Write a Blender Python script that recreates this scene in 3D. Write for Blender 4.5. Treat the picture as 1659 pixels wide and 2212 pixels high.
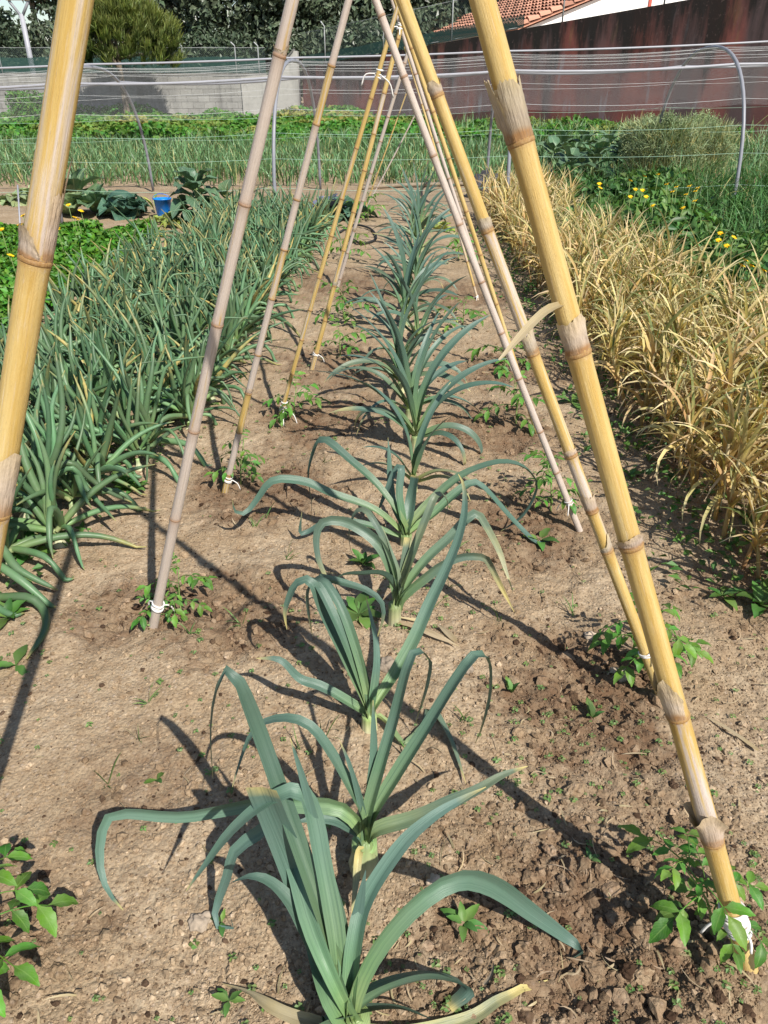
import bpy, math, random
import numpy as np
from mathutils import Vector, Matrix
for o in list(bpy.data.objects): bpy.data.objects.remove(o)
scene = bpy.context.scene
R = math.radians
# ------------------------------------------------------------------ camera, sky, sun, exposure
CAMH, PITCH, FP = 1.5, R(30.4), 1600.0          # camera height, downward pitch, focal length (for a 1659 x 2212 picture)
cam_d = bpy.data.cameras.new('camera'); cam = bpy.data.objects.new('camera', cam_d)
scene.collection.objects.link(cam); scene.camera = cam
cam.location = (0, 0, CAMH); cam.rotation_euler = (math.pi/2 - PITCH, 0, 0)
cam_d.sensor_fit = 'VERTICAL'; cam_d.sensor_height = 24.0; cam_d.sensor_width = 18.0
cam_d.lens = 24.0 * FP / 2212.0
cam_d.clip_start = 0.02; cam_d.clip_end = 2000
scene.render.resolution_x, scene.render.resolution_y = 768, 1024
SUN_EL = R(46); SUN_H = Vector((0.55, -0.835)).normalized()
SUN = Vector((SUN_H.x*math.cos(SUN_EL), SUN_H.y*math.cos(SUN_EL), math.sin(SUN_EL)))
world = bpy.data.worlds.new('World'); scene.world = world; world.use_nodes = True
wn = world.node_tree; wn.nodes.clear()
sky = wn.nodes.new('ShaderNodeTexSky'); sky.sky_type = 'NISHITA'; sky.sun_disc = False
sky.sun_elevation = SUN_EL; sky.sun_rotation = math.atan2(SUN.x, SUN.y)
sky.air_density = 1.0; sky.dust_density = 0.6; sky.ozone_density = 1.0
bg = wn.nodes.new('ShaderNodeBackground'); bg.inputs['Strength'].default_value = 0.085
wo = wn.nodes.new('ShaderNodeOutputWorld')
wn.links.new(sky.outputs[0], bg.inputs[0]); wn.links.new(bg.outputs[0], wo.inputs[0])
sun_d = bpy.data.lights.new('sun', 'SUN'); sun_d.energy = 4.6; sun_d.angle = R(0.55); sun_d.color = (1.0, 0.95, 0.87)
sun_o = bpy.data.objects.new('sun', sun_d); scene.collection.objects.link(sun_o)
sun_o.rotation_euler = SUN.to_track_quat('Z', 'Y').to_euler(); sun_o.location = SUN*30
vs = scene.view_settings; vs.view_transform = 'Standard'; vs.look = 'None'; vs.exposure = 0.58; vs.gamma = 1.0
vs.use_curve_mapping = False
scene.render.engine = 'CYCLES'
# ------------------------------------------------------------------ helpers
COL = scene.collection
rng = np.random.default_rng(11); rnd = random.Random(5)
CP, SP = math.cos(PITCH), math.sin(PITCH)
def ray(x, y):
    a, b = (x-829.5)/FP, (1106-y)/FP
    return np.array([a, CP+b*SP, -SP+b*CP])
def G(x, y, z=0.0):
    d = ray(x, y); t = (CAMH-z)/-d[2]
    return np.array([d[0]*t, d[1]*t, z])
def W(x, y, D):
    d = ray(x, y); t = D/d[1]
    return np.array([d[0]*t, D, CAMH+d[2]*t])
def proj(p):
    p = np.asarray(p, float); dp = p[..., 1]*CP + (CAMH-p[..., 2])*SP; up = p[..., 1]*SP + (p[..., 2]-CAMH)*CP
    return np.stack([829.5+FP*p[..., 0]/dp, 1106-FP*up/dp], -1)
def tag(o, label=None, cat=None, group=None, kind=None):
    if label: o['label'] = label
    if cat: o['category'] = cat
    if group: o['group'] = group
    if kind: o['kind'] = kind
    return o
def empty(name, loc, label, cat, group=None):
    o = bpy.data.objects.new(name, None); o.empty_display_size = 0.05; COL.objects.link(o); o.location = [float(v) for v in loc]
    return tag(o, label, cat, group)
def mesh(name, V, F, mat, col=None, smooth=True):
    """V (n,3); F array (m,k) or list of such arrays; col (n,4) point colours"""
    me = bpy.data.meshes.new(name)
    if not isinstance(F, list): F = [F]
    F = [np.asarray(f, np.int32) for f in F if len(f)]
    V = np.asarray(V, np.float32)
    me.vertices.add(len(V)); me.vertices.foreach_set('co', V.ravel())
    idx = np.concatenate([f.ravel() for f in F]); cnt = np.concatenate([np.full(len(f), f.shape[1], np.int32) for f in F])
    me.loops.add(len(idx)); me.loops.foreach_set('vertex_index', idx)
    me.polygons.add(len(cnt)); st = np.zeros(len(cnt), np.int32); st[1:] = np.cumsum(cnt)[:-1]
    me.polygons.foreach_set('loop_start', st)
    me.polygons.foreach_set('use_smooth', np.full(len(cnt), smooth))
    me.update(calc_edges=True)
    if col is not None:
        a = me.color_attributes.new('Col', 'FLOAT_COLOR', 'POINT'); a.data.foreach_set('color', np.asarray(col, np.float32).ravel())
    if mat: me.materials.append(mat)
    return me
def obj(name, me, parent=None, loc=None, rot=None, scale=None):
    o = bpy.data.objects.new(name, me); COL.objects.link(o)
    if parent is not None: o.parent = parent
    if loc is not None: o.location = [float(v) for v in loc]
    if rot is not None: o.rotation_euler = rot
    if scale is not None: o.scale = (scale,)*3 if np.isscalar(scale) else scale
    return o
class Acc:
    def __init__(s): s.V, s.Q, s.T, s.C, s.n = [], [], [], [], 0
    def add(s, V, F, C=None):
        V = np.asarray(V, float).reshape(-1, 3)
        for f in (F if isinstance(F, list) else [F]):
            f = np.asarray(f, np.int64)
            if len(f): (s.Q if f.shape[1] == 4 else s.T).append(f+s.n)
        s.V.append(V); s.C.append(np.zeros((len(V), 4)) if C is None else np.asarray(C, float)); s.n += len(V); return s
    def get(s):
        return np.concatenate(s.V), [np.concatenate(x) for x in (s.Q, s.T) if x], np.concatenate(s.C)
    def mesh(s, name, mat, smooth=True, off=None):
        V, F, C = s.get()
        if off is not None: V = V-np.asarray(off)
        return mesh(name, V, F, mat, C, smooth)
def grid_faces(n, m, wrap=False):
    i = np.arange(n-1)[:, None]; j = np.arange(m if wrap else m-1)[None, :]; j2 = (j+1) % m
    return np.stack([i*m+j, i*m+j2, (i+1)*m+j2, (i+1)*m+j], -1).reshape(-1, 4)
def nrm(v): return v/np.maximum(np.linalg.norm(v, axis=-1, keepdims=True), 1e-9)
def spline(P, n):
    P = np.asarray(P, float)
    if len(P) == 2: return P[0]+(P[1]-P[0])*np.linspace(0, 1, n)[:, None]
    E = np.vstack([2*P[0]-P[1], P, 2*P[-1]-P[-2]])
    L = np.r_[0, np.cumsum(np.sqrt(np.linalg.norm(np.diff(P, axis=0), axis=1))**2)]
    u = np.linspace(0, L[-1], n); k = np.clip(np.searchsorted(L, u, 'right')-1, 0, len(P)-2)
    t = ((u-L[k])/np.maximum(L[k+1]-L[k], 1e-9))[:, None]
    a, b, c, d = E[k], E[k+1], E[k+2], E[k+3]
    return .5*((2*b)+(c-a)*t+(2*a-5*b+4*c-d)*t*t+(3*b-a-3*c+d)*t**3)
def tube(P, rad, ns=8, cap=True, col=None, seed=0.0):
    P = np.asarray(P, float); n = len(P); rad = np.broadcast_to(np.asarray(rad, float), (n,))
    T = nrm(np.gradient(P, axis=0)); ref = np.array([0, 0, 1.]) if abs(T[0, 2]) < .9 else np.array([1., 0, 0])
    S = np.zeros_like(P); s = nrm(np.cross(T[0], ref))
    for i in range(n):
        s = nrm(s-T[i]*np.dot(s, T[i])); S[i] = s
    B = np.cross(T, S); a = np.linspace(0, 2*math.pi, ns, endpoint=False)
    V = (P[:, None]+rad[:, None, None]*(S[:, None]*np.cos(a)[None, :, None]+B[:, None]*np.sin(a)[None, :, None])).reshape(-1, 3)
    F = [grid_faces(n, ns, True)]
    t = np.repeat(np.linspace(0, 1, n), ns); ac = np.tile(a/(2*math.pi), n)
    C = np.stack([t, ac, np.zeros_like(t), np.full_like(t, seed)], -1)
    if cap:
        V = np.vstack([V, P[0], P[-1]]); k = np.arange(ns); k2 = (k+1) % ns; b = n*ns; e = (n-1)*ns
        F.append(np.vstack([np.stack([k2, k, np.full(ns, b)], -1), np.stack([e+k, e+k2, np.full(ns, b+1)], -1)]))
        C = np.vstack([C, [[0, 0, 0, seed], [1, 0, 0, seed]]])
    return V, F, C
def box(c, s):
    c = np.asarray(c, float); s = np.asarray(s, float)/2
    V = np.array([[x, y, z] for z in (-1, 1) for y in (-1, 1) for x in (-1, 1)])*s+c
    F = np.array([[0, 2, 3, 1], [4, 5, 7, 6], [0, 1, 5, 4], [2, 6, 7, 3], [0, 4, 6, 2], [1, 3, 7, 5]])
    return V, F
def ribbon(P, w, fold=.35, face=.5, na=5, twist=0.0, yel=None, seed=0.0, wave=0.0):
    """long leaf along P; face blends the natural side vector with one turned to show its upper side"""
    P = np.asarray(P, float); n = len(P); T = nrm(np.gradient(P, axis=0))
    hd = P[-1]-P[0]; hd[2] = 0
    if np.linalg.norm(hd) < .02: hd = np.array([.3, -.8, 0])
    s0 = nrm(np.cross(hd, [0, 0, 1.])); s0 = np.broadcast_to(s0, P.shape)
    vd = nrm(np.array([0.15, -.75, .95])); s1 = nrm(np.cross(vd[None], T)); s1 = s1*np.sign((s1*s0).sum(-1, keepdims=True)+1e-6)
    for i in range(1, n):
        if np.dot(s1[i], s1[i-1]) < 0: s1[i] = -s1[i]
    S = nrm(s0*(1-face)+s1*face); S = nrm(S-T*(S*T).sum(-1, keepdims=True))
    N = np.cross(S, T); N = N*np.where(N[:, 2:3].mean() < 0, -1, 1)
    t = np.linspace(0, 1, n)
    if np.any(np.asarray(twist) != 0) or wave:
        a = (twist*t+wave*np.sin(t*9+seed*20))[:, None]; S, N = S*np.cos(a)+N*np.sin(a), N*np.cos(a)-S*np.sin(a)
    c = np.linspace(-1, 1, na)
    fo = np.broadcast_to(np.asarray(fold, float), (n,))
    V = P[:, None]+S[:, None]*(c[None, :, None]*(w*.5*np.cos(fo))[:, None, None])+N[:, None]*(np.abs(c)[None, :, None]*(w*.5*np.sin(fo))[:, None, None])
    tt = np.repeat(t, na); yy = np.zeros_like(tt) if yel is None else np.repeat(yel, na)
    C = np.stack([tt, np.tile((c+1)/2, n), yy, np.full_like(tt, seed)], -1)
    return V.reshape(-1, 3), grid_faces(n, na), C
def blades(base, az, L, e0, bend, w, segs=5, pw=1.4, across=3, fold=.3, yel=0.0, tw=.0, g=None):
    """many curved leaves at once"""
    base = np.asarray(base, float); n = len(base); f = lambda v: np.broadcast_to(np.asarray(v, float), (n,))
    az, L, e0, bend, w, yel = map(f, (az, L, e0, bend, w, yel)); g = rng if g is None else g
    s = np.linspace(0, 1, segs+1); th = e0[:, None]-bend[:, None]*s[None]**pw
    ds = L[:, None]/segs
    r = np.concatenate([np.zeros((n, 1)), np.cumsum(np.cos((th[:, 1:]+th[:, :-1])/2)*ds, 1)], 1)
    z = np.concatenate([np.zeros((n, 1)), np.cumsum(np.sin((th[:, 1:]+th[:, :-1])/2)*ds, 1)], 1)
    daz = az[:, None]+tw*g.normal(0, 1, (n, 1))*s[None]
    P = np.stack([base[:, 0:1]+r*np.cos(daz), base[:, 1:2]+r*np.sin(daz), np.maximum(base[:, 2:3]+z, .004)], -1)
    ro = (g.normal(0, .5, n)[:, None]*np.ones_like(s)[None]+g.normal(0, .5, n)[:, None]*s[None])
    S = np.stack([-np.sin(daz), np.cos(daz), np.zeros_like(daz)], -1)
    U = np.stack([-np.sin(th)*np.cos(daz), -np.sin(th)*np.sin(daz), np.cos(th)], -1)
    S2 = S*np.cos(ro)[..., None]+U*np.sin(ro)[..., None]; U2 = U*np.cos(ro)[..., None]-S*np.sin(ro)[..., None]
    wp = np.interp(s, [0, .12, .55, .85, 1], [.7, 1, .85, .42, .03])
    c = np.linspace(-1, 1, across)
    hw = (w[:, None]*wp[None]*.5)[..., None, None]
    V = P[:, :, None]+S2[:, :, None]*c[None, None, :, None]*hw*math.cos(fold)+U2[:, :, None]*np.abs(c)[None, None, :, None]*hw*math.sin(fold)
    m = (segs+1)*across
    F = (grid_faces(segs+1, across)[None]+(np.arange(n)*m)[:, None, None]).reshape(-1, 4)
    C = np.zeros((n, segs+1, across, 4)); C[..., 0] = s[None, :, None]; C[..., 1] = ((c+1)/2)[None, None]; C[..., 2] = yel[:, None, None]; C[..., 3] = g.random(n)[:, None, None]
    return V.reshape(-1, 3), F, C.reshape(-1, 4)
def cards(pos, out, size, g=None, aspect=.55, jit=.8, yel=0.0, fold=.25):
    """many small folded leaves: pos (n,3), out = preferred facing (n,3)"""
    g = rng if g is None else g; n = len(pos); size = np.broadcast_to(np.asarray(size, float), (n,))
    N = nrm(np.asarray(out)+g.normal(0, jit, (n, 3))); A = nrm(np.cross(N, g.normal(0, 1, (n, 3)))); B = np.cross(N, A)
    h = size[:, None]
    V = np.stack([pos-A*h*.5, pos-A*h*.08+B*h*aspect*.5+N*h*fold*.5, pos+A*h*.5-N*h*.06, pos-A*h*.08-B*h*aspect*.5+N*h*fold*.5], 1)
    b = (np.arange(n)*4)[:, None]
    F = np.concatenate([b+np.array([[0, 1, 2]]), b+np.array([[0, 2, 3]])])
    C = np.zeros((n, 4, 4)); C[:, :, 0] = np.array([.1, .5, 1, .5]); C[:, :, 1] = np.array([.5, 0, .5, 1]); C[..., 2] = np.broadcast_to(np.asarray(yel, float), (n,))[:, None]; C[..., 3] = g.random(n)[:, None]
    return V.reshape(-1, 3), F, C.reshape(-1, 4)
def broadleaf(L, Wd, nu=8, nv=7, cup=.3, droop=.6, ruffle=.05, pet=.15, pw=.8, blunt=.7, g=None, seed=0.0, teeth=0.0):
    """a broad leaf from the origin along +X with a stalk, cupped and ruffled; upper side +Z"""
    g = rng if g is None else g
    u = np.linspace(0, 1, nu); v = np.linspace(-1, 1, nv)
    th = -droop*u**1.3; x = np.r_[0, np.cumsum(np.cos(th[1:])*L/(nu-1))]; z = np.r_[0, np.cumsum(np.sin(th[1:])*L/(nu-1))]
    q = np.clip((u-pet)/(1-pet), 0, 1)
    w = np.maximum(Wd/2*np.sin(np.pi*np.clip(q, 0, 1)**pw)**blunt, Wd*.035)
    if teeth: w = w*(1+teeth*np.sin(np.arange(nu)*2.6))
    w[-1] = Wd*.05
    ph = g.random()*6
    X = x[:, None]+0*v[None]; Y = w[:, None]*v[None]
    Z = z[:, None]+cup*np.abs(v)[None]**1.6*w[:, None]+ruffle*Wd*np.abs(v)[None]**2*np.sin(ph+u[:, None]*13+np.sign(v)[None]*1.7)+ruffle*.4*Wd*np.sin(u[:, None]*21+v[None]*8+ph)*(q[:, None] > 0)
    V = np.stack([X, Y, Z], -1).reshape(-1, 3)
    C = np.zeros((nu, nv, 4)); C[..., 0] = u[:, None]; C[..., 1] = ((v+1)/2)[None]; C[..., 3] = seed
    return V, grid_faces(nu, nv), C.reshape(-1, 4)
def rotz(V, a):
    c, s = math.cos(a), math.sin(a); return V@np.array([[c, s, 0], [-s, c, 0], [0, 0, 1.]])
def roty(V, a):   # positive lifts +X
    c, s = math.cos(a), math.sin(a); return V@np.array([[c, 0, s], [0, 1, 0], [-s, 0, c]])
def vnoise(x, y, seed=0):
    """numpy value noise, about -1..1"""
    xi, yi = np.floor(x).astype(np.int64), np.floor(y).astype(np.int64); fx, fy = x-xi, y-yi
    fx, fy = fx*fx*(3-2*fx), fy*fy*(3-2*fy)
    def h(a, b):
        k = (a*374761393+b*668265263+seed*1442695041) & 0xffffffff; k = ((k ^ (k >> 13))*1274126177) & 0xffffffff
        return ((k ^ (k >> 16)) & 0xffff)/32767.5-1
    a, b, c, d = h(xi, yi), h(xi+1, yi), h(xi, yi+1), h(xi+1, yi+1)
    return (a*(1-fx)+b*fx)*(1-fy)+(c*(1-fx)+d*fx)*fy
# ------------------------------------------------------------------ materials
class NT:
    def __init__(s, name):
        s.m = bpy.data.materials.new(name); s.m.use_nodes = True; s.t = s.m.node_tree; s.t.nodes.clear()
        s.out = s.t.nodes.new('ShaderNodeOutputMaterial')
    def n(s, typ, ins=None, **props):
        nd = s.t.nodes.new('ShaderNode'+typ)
        for k, v in props.items(): setattr(nd, k, v)
        for k, v in (ins or {}).items():
            if isinstance(v, bpy.types.NodeSocket): s.t.links.new(v, nd.inputs[k])
            else: nd.inputs[k].default_value = v
        return nd
    def mix(s, f, a, b, blend='MIX'):
        c = lambda v: v if isinstance(v, bpy.types.NodeSocket) or len(v) == 4 else (*v, 1)
        return s.n('Mix', {0: f, 6: c(a), 7: c(b)}, data_type='RGBA', blend_type=blend, clamp_factor=True).outputs[2]
    def math(s, op, a, b=0.0, c=0.0, clamp=False): return s.n('Math', {0: a, 1: b, 2: c}, operation=op, use_clamp=clamp).outputs[0]
    def rng(s, v, a, b, c=0.0, d=1.0): return s.n('MapRange', {0: v, 1: a, 2: b, 3: c, 4: d}).outputs[0]
    def ramp(s, f, stops):
        nd = s.n('ValToRGB', {0: f}); e = nd.color_ramp.elements
        while len(e) < len(stops): e.new(.5)
        for i, (p, c) in enumerate(stops): e[i].position = p; e[i].color = (*c, 1)
        return nd.outputs[0]
    def noise(s, scale, vec=None, detail=3.0, rough=.55, d4=False):
        i = {'Scale': scale, 'Detail': detail, 'Roughness': rough}
        if vec is not None: i['Vector'] = vec
        return s.n('TexNoise', i).outputs[0]
    def pos(s): return s.n('NewGeometry').outputs['Position']
    def objco(s): return s.n('TexCoord').outputs['Object']
    def finish(s, shader, disp=None):
        s.t.links.new(shader, s.out.inputs[0]); return s.m
    def principled(s, col, rough=.6, spec=.3, bump=None, bs=.3, bd=.01, **kw):
        i = {'Base Color': col if isinstance(col, bpy.types.NodeSocket) else (*col, 1), 'Roughness': rough, 'Specular IOR Level': spec, **kw}
        if bump is not None: i['Normal'] = s.n('Bump', {'Strength': bs, 'Distance': bd, 'Height': bump}).outputs[0]
        return s.n('BsdfPrincipled', i).outputs[0]
def leaf_mat(name, stops, yellow=(.48, .36, .1), rough=.45, trans=.25, stripe=0, var=.35, spec=.35, hue=.04, ybias=0.0, nscale=22, rib=None, bs=.3, fib=0, fibc=(.02, .05, .03), fiba=.5):
    g = NT(name); at = g.n('Attribute', attribute_name='Col'); sp = g.n('SeparateColor', {0: at.outputs['Color']})
    t, ac, ye = sp.outputs; r = g.math('FRACT', g.math('ADD', at.outputs['Alpha'], g.n('ObjectInfo').outputs['Random']))
    p = g.pos(); nz = g.noise(nscale, p)
    c = g.ramp(g.math('ADD', t, g.math('MULTIPLY', g.math('SUBTRACT', nz, .5), .12)), stops)
    c = g.n('HueSaturation', {'Hue': g.rng(r, 0, 1, .5-hue/2, .5+hue/2), 'Saturation': g.rng(nz, .3, .7, .88, 1.08), 'Value': g.rng(g.math('FRACT', g.math('MULTIPLY', r, 7.31)), 0, 1, 1-var, 1+var*.6), 'Fac': 1.0, 'Color': c}).outputs[0]
    yf = g.math('MULTIPLY', g.math('ADD', ye, ybias), g.rng(nz, .35, .62, .35, 1.25), clamp=True)
    c = g.mix(yf, c, yellow); h = nz
    if stripe:
        st = g.math('SINE', g.math('MULTIPLY', ac, stripe*6.283)); h = g.math('ADD', nz, g.math('MULTIPLY', st, .35))
        nl = g.noise(9, p)
        c = g.mix(g.math('MULTIPLY', g.rng(st, -1, 1, 0, .22), g.rng(nl, .3, .7, .3, 1)), c, (.01, .03, .02), 'MIX')
    if fib:
        fv = g.n('CombineXYZ', {0: g.math('MULTIPLY', ac, fib), 1: g.math('MULTIPLY', t, 2.2), 2: g.math('MULTIPLY', r, 31)}).outputs[0]; fn = g.noise(1.0, fv, 4, .65)
        c = g.mix(g.rng(fn, .48, .75, 0, fiba), c, fibc); c = g.mix(g.rng(fn, .25, .45, fiba*.6, 0), c, g.mix(1.0, c, (1.45, 1.4, 1.5), 'MULTIPLY')); h = g.math('ADD', nz, g.math('MULTIPLY', fn, .9))
    if rib:
        rb = g.math('ABSOLUTE', g.math('SUBTRACT', ac, .5)); c = g.mix(g.rng(rb, 0.0, .05, .75, 0), c, rib)
        vn = g.math('SINE', g.math('ADD', g.math('MULTIPLY', t, 55), g.math('MULTIPLY', rb, -38))); c = g.mix(g.rng(vn, .8, 1, 0, .3), c, rib)
    pr = g.principled(c, rough, spec, h, bs, .004)
    if trans:
        tr = g.n('BsdfTranslucent', {'Color': g.mix(1.0, c, (1.0, 1.0, .55), 'MULTIPLY')}).outputs[0]
        pr = g.n('MixShader', {0: trans, 1: pr, 2: tr}).outputs[0]
    return g.finish(pr)
def plain_mat(name, col, rough=.6, spec=.3, nscale=0, amt=.25, metallic=0.0, var=0.0, bs=.2):
    g = NT(name); c = g.mix(0.0, col, col); h = None
    if nscale:
        h = g.noise(nscale, g.objco(), 5); c = g.mix(g.rng(h, .3, .75, 0, amt), c, tuple(v*.35 for v in col))
    if var: c = g.n('HueSaturation', {'Value': g.rng(g.n('ObjectInfo').outputs['Random'], 0, 1, 1-var, 1+var), 'Color': c}).outputs[0]
    return g.finish(g.principled(c, rough, spec, h, bs, .01, Metallic=metallic))
M = {}
M['leek'] = leaf_mat('leek_leaf', [(0, (.44, .47, .24)), (.06, (.24, .34, .12)), (.2, (.13, .225, .105)), (.45, (.094, .165, .118)), (1, (.09, .155, .124))], (.55, .45, .17), .42, .09, stripe=0, fib=21, fibc=(.028, .07, .05), fiba=.72, var=.25, spec=.42, hue=.035, nscale=10)
M['leek_stalk'] = leaf_mat('leek_stalk', [(0, (.55, .52, .33)), (.5, (.5, .52, .28)), (1, (.25, .36, .13))], rough=.4, trans=.1, stripe=10)
M['dry'] = leaf_mat('dry_leaf', [(0, (.36, .27, .15)), (.5, (.46, .36, .22)), (1, (.5, .4, .27))], (.5, .4, .2), .7, .2, fib=10, fibc=(.2, .14, .07), fiba=.5, var=.25)
M['onion'] = leaf_mat('onion_leaf', [(0, (.36, .42, .19)), (.1, (.19, .3, .11)), (.35, (.12, .222, .10)), (.9, (.108, .2, .10)), (1, (.16, .2, .09))], (.45, .36, .12), .42, .1, var=.4, spec=.35, hue=.05, nscale=30)
M['bulb'] = leaf_mat('onion_bulb', [(0, (.5, .45, .3)), (.6, (.48, .48, .29)), (1, (.35, .45, .2))], rough=.4, trans=0, stripe=6)
M['garlic'] = leaf_mat('garlic_leaf', [(0, (.48, .3, .115)), (.22, (.6, .42, .155)), (.6, (.7, .55, .24)), (1, (.76, .65, .4))], (.15, .2, .06), .55, .33, stripe=0, fib=7, fibc=(.34, .22, .09), fiba=.4, var=.3, spec=.3, hue=.05, nscale=18)
M['tomato'] = leaf_mat('tomato_leaf', [(0, (.12, .25, .045)), (1, (.105, .27, .03))], (.42, .4, .05), .5, .3, var=.4, hue=.06, nscale=40, rib=(.2, .34, .09), bs=.6)
M['tstem'] = plain_mat('tomato_stem', (.2, .27, .09), .6)
M['weed'] = leaf_mat('weed_leaf', [(0, (.13, .23, .06)), (1, (.09, .215, .04))], (.4, .4, .08), .5, .3, var=.45, hue=.06)
M['seedling'] = leaf_mat('seedling_leaf', [(0, (.17, .26, .08)), (1, (.15, .25, .07))], (.4, .4, .08), .5, .3, var=.35, hue=.06)
M['herb'] = leaf_mat('herb_leaf', [(0, (.07, .19, .02)), (1, (.12, .31, .03))], (.4, .4, .08), .45, .3, var=.45, hue=.05)
M['cabbage'] = leaf_mat('cabbage_leaf', [(0, (.3, .36, .18)), (.25, (.105, .19, .085)), (1, (.085, .165, .085))], (.5, .44, .16), .42, .15, var=.3, rib=(.36, .42, .24), nscale=30, bs=.6)
M['savoy'] = leaf_mat('savoy_leaf', [(0, (.22, .3, .15)), (.3, (.065, .14, .085)), (1, (.055, .13, .085))], (.5, .44, .16), .5, .1, var=.25, rib=(.2, .28, .17), nscale=60, bs=1.0)
M['pale_cabbage'] = leaf_mat('pale_cabbage_leaf', [(0, (.5, .52, .3)), (.4, (.3, .38, .17)), (1, (.2, .29, .13))], (.55, .48, .25), .45, .15, var=.3, rib=(.5, .52, .34), nscale=30, bs=.6)
M['purple'] = leaf_mat('purple_cabbage_leaf', [(0, (.12, .12, .2)), (1, (.1, .125, .2))], (.2, .2, .2), .45, .05, var=.2, rib=(.2, .17, .25))
M['kale'] = leaf_mat('kale_leaf', [(0, (.2, .3, .13)), (.3, (.085, .17, .085)), (1, (.1, .18, .105))], (.5, .44, .16), .45, .12, var=.3, rib=(.26, .34, .2), nscale=35, bs=.6)
M['lettuce'] = leaf_mat('lettuce_leaf', [(0, (.4, .44, .14)), (1, (.34, .42, .07))], (.5, .44, .16), .45, .25, var=.25)
M['grass'] = leaf_mat('grass_blade', [(0, (.05, .12, .03)), (1, (.085, .2, .05))], (.38, .32, .12), .45, .25, var=.5, hue=.05)
M['farcrop'] = leaf_mat('far_crop_blade', [(0, (.08, .17, .05)), (.6, (.125, .24, .095)), (1, (.18, .3, .13))], (.42, .38, .16), .45, .2, var=.45, hue=.06)
M['vine'] = leaf_mat('vine_leaf', [(0, (.06, .17, .02)), (1, (.115, .29, .035))], (.42, .33, .1), .5, .3, var=.45, hue=.06)
M['seedbush'] = leaf_mat('seedbush_leaf', [(0, (.2, .28, .14)), (1, (.38, .46, .24))], (.5, .42, .16), .5, .2, var=.35, hue=.06)
M['petal'] = plain_mat('yellow_petal', (.85, .52, .01), .5, var=.15)
M['pine'] = leaf_mat('pine_needle', [(0, (.07, .1, .02)), (.6, (.15, .19, .04)), (1, (.24, .25, .06))], (.3, .2, .07), .5, .15, var=.35, hue=.04, nscale=2)
M['darktree'] = leaf_mat('dark_tree_leaf', [(0, (.05, .075, .038)), (1, (.125, .16, .095))], (.25, .25, .08), .4, .08, var=.5, hue=.06, spec=.5, nscale=1.2)
M['gumtree'] = leaf_mat('gum_tree_leaf', [(0, (.045, .07, .04)), (1, (.085, .12, .065))], (.25, .25, .08), .45, .1, var=.45, hue=.05, nscale=1.2)
M['bark'] = plain_mat('bark', (.2, .16, .12), .85, .2, 8, .6)
M['grey_pipe'] = plain_mat('grey_pipe', (.24, .245, .27), .4, .4, 6, .25)
M['white_pipe'] = plain_mat('pale_pipe', (.36, .36, .39), .45, .4, 6, .2)
M['string'] = plain_mat('white_string', (.6, .61, .6), .6)
M['gstring'] = plain_mat('green_string', (.36, .55, .42), .6)
M['tie'] = plain_mat('white_tie', (.68, .66, .63), .55, .3)
M['bucket'] = plain_mat('blue_plastic', (.01, .2, .68), .35, .5)
M['hose'] = plain_mat('black_hose', (.025, .025, .025), .5)
M['galv'] = plain_mat('galvanised_steel', (.42, .43, .43), .5, .4, 5, .3)
M['wood'] = plain_mat('weathered_wood', (.3, .24, .17), .8, .2, 14, .6)
M['tile'] = plain_mat('clay_tile', (.5, .25, .17), .8, .2, 3, .35, var=.3)
M['white_wall'] = plain_mat('white_render', (.86, .85, .82), .8, .2, 2, .06)
M['red_paint'] = plain_mat('red_paint', (.45, .1, .07), .6)
M['basalt'] = plain_mat('basalt', (.075, .075, .085), .85, .2, 30, .5)
def cane_mat():
    g = NT('cane_culm'); at = g.n('Attribute', attribute_name='Col'); sp = g.n('SeparateColor', {0: at.outputs['Color']}); t, ac, nd = sp.outputs
    oi = g.n('ObjectInfo'); gy = g.n('SeparateColor', {0: oi.outputs['Color']}).outputs[0]
    cy = g.n('CombineXYZ', {0: g.math('COSINE', g.math('MULTIPLY', ac, 6.283)), 1: g.math('SINE', g.math('MULTIPLY', ac, 6.283)), 2: g.math('ADD', g.math('MULTIPLY', t, 1.1), g.math('MULTIPLY', oi.outputs['Random'], 37))}).outputs[0]
    n1 = g.noise(1.5, cy, 4, .6); fib = g.noise(9, g.n('VectorMath', {0: cy, 1: (1, 1, .12)}, operation='MULTIPLY').outputs[0], 3)
    yel = g.mix(g.rng(n1, .35, .65), (.45, .295, .08), (.56, .42, .175)); yel = g.mix(g.rng(fib, .55, .8, 0, .35), yel, (.40, .21, .05))
    gr = g.mix(g.rng(fib, .3, .7), (.42, .35, .29), (.56, .48, .42)); gr = g.mix(g.rng(g.noise(26, cy, 4), .58, .72, 0, .55), gr, (.13, .11, .1))
    c = g.mix(g.rng(g.math('ADD', n1, g.math('SUBTRACT', gy, .5)), .43, .57), yel, gr)
    c = g.mix(g.math('MULTIPLY', nd, g.rng(fib, .25, .6, .55, 1)), c, (.25, .12, .045))
    c = g.mix(g.rng(g.noise(11, cy, 5, .7), .6, .7, 0, .45), c, (.22, .13, .06)); c = g.mix(g.rng(g.noise(42, cy, 3, .6), .63, .7, 0, .6), c, (.14, .09, .055)); c = g.mix(g.rng(g.noise(5, cy, 6, .75), .56, .7, 0, .55), c, (.55, .47, .36))
    return g.finish(g.principled(c, .5, .35, g.math('ADD', fib, g.noise(30, cy, 4)), .4, .003))
M['cane'] = cane_mat()
M['sheath'] = leaf_mat('cane_sheath', [(0, (.36, .26, .16)), (.4, (.45, .365, .275)), (1, (.5, .4, .25))], (.3, .15, .05), .75, .1, fib=26, fibc=(.16, .11, .075), fiba=.6, var=.25, hue=.03, nscale=35, bs=.6)
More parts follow.
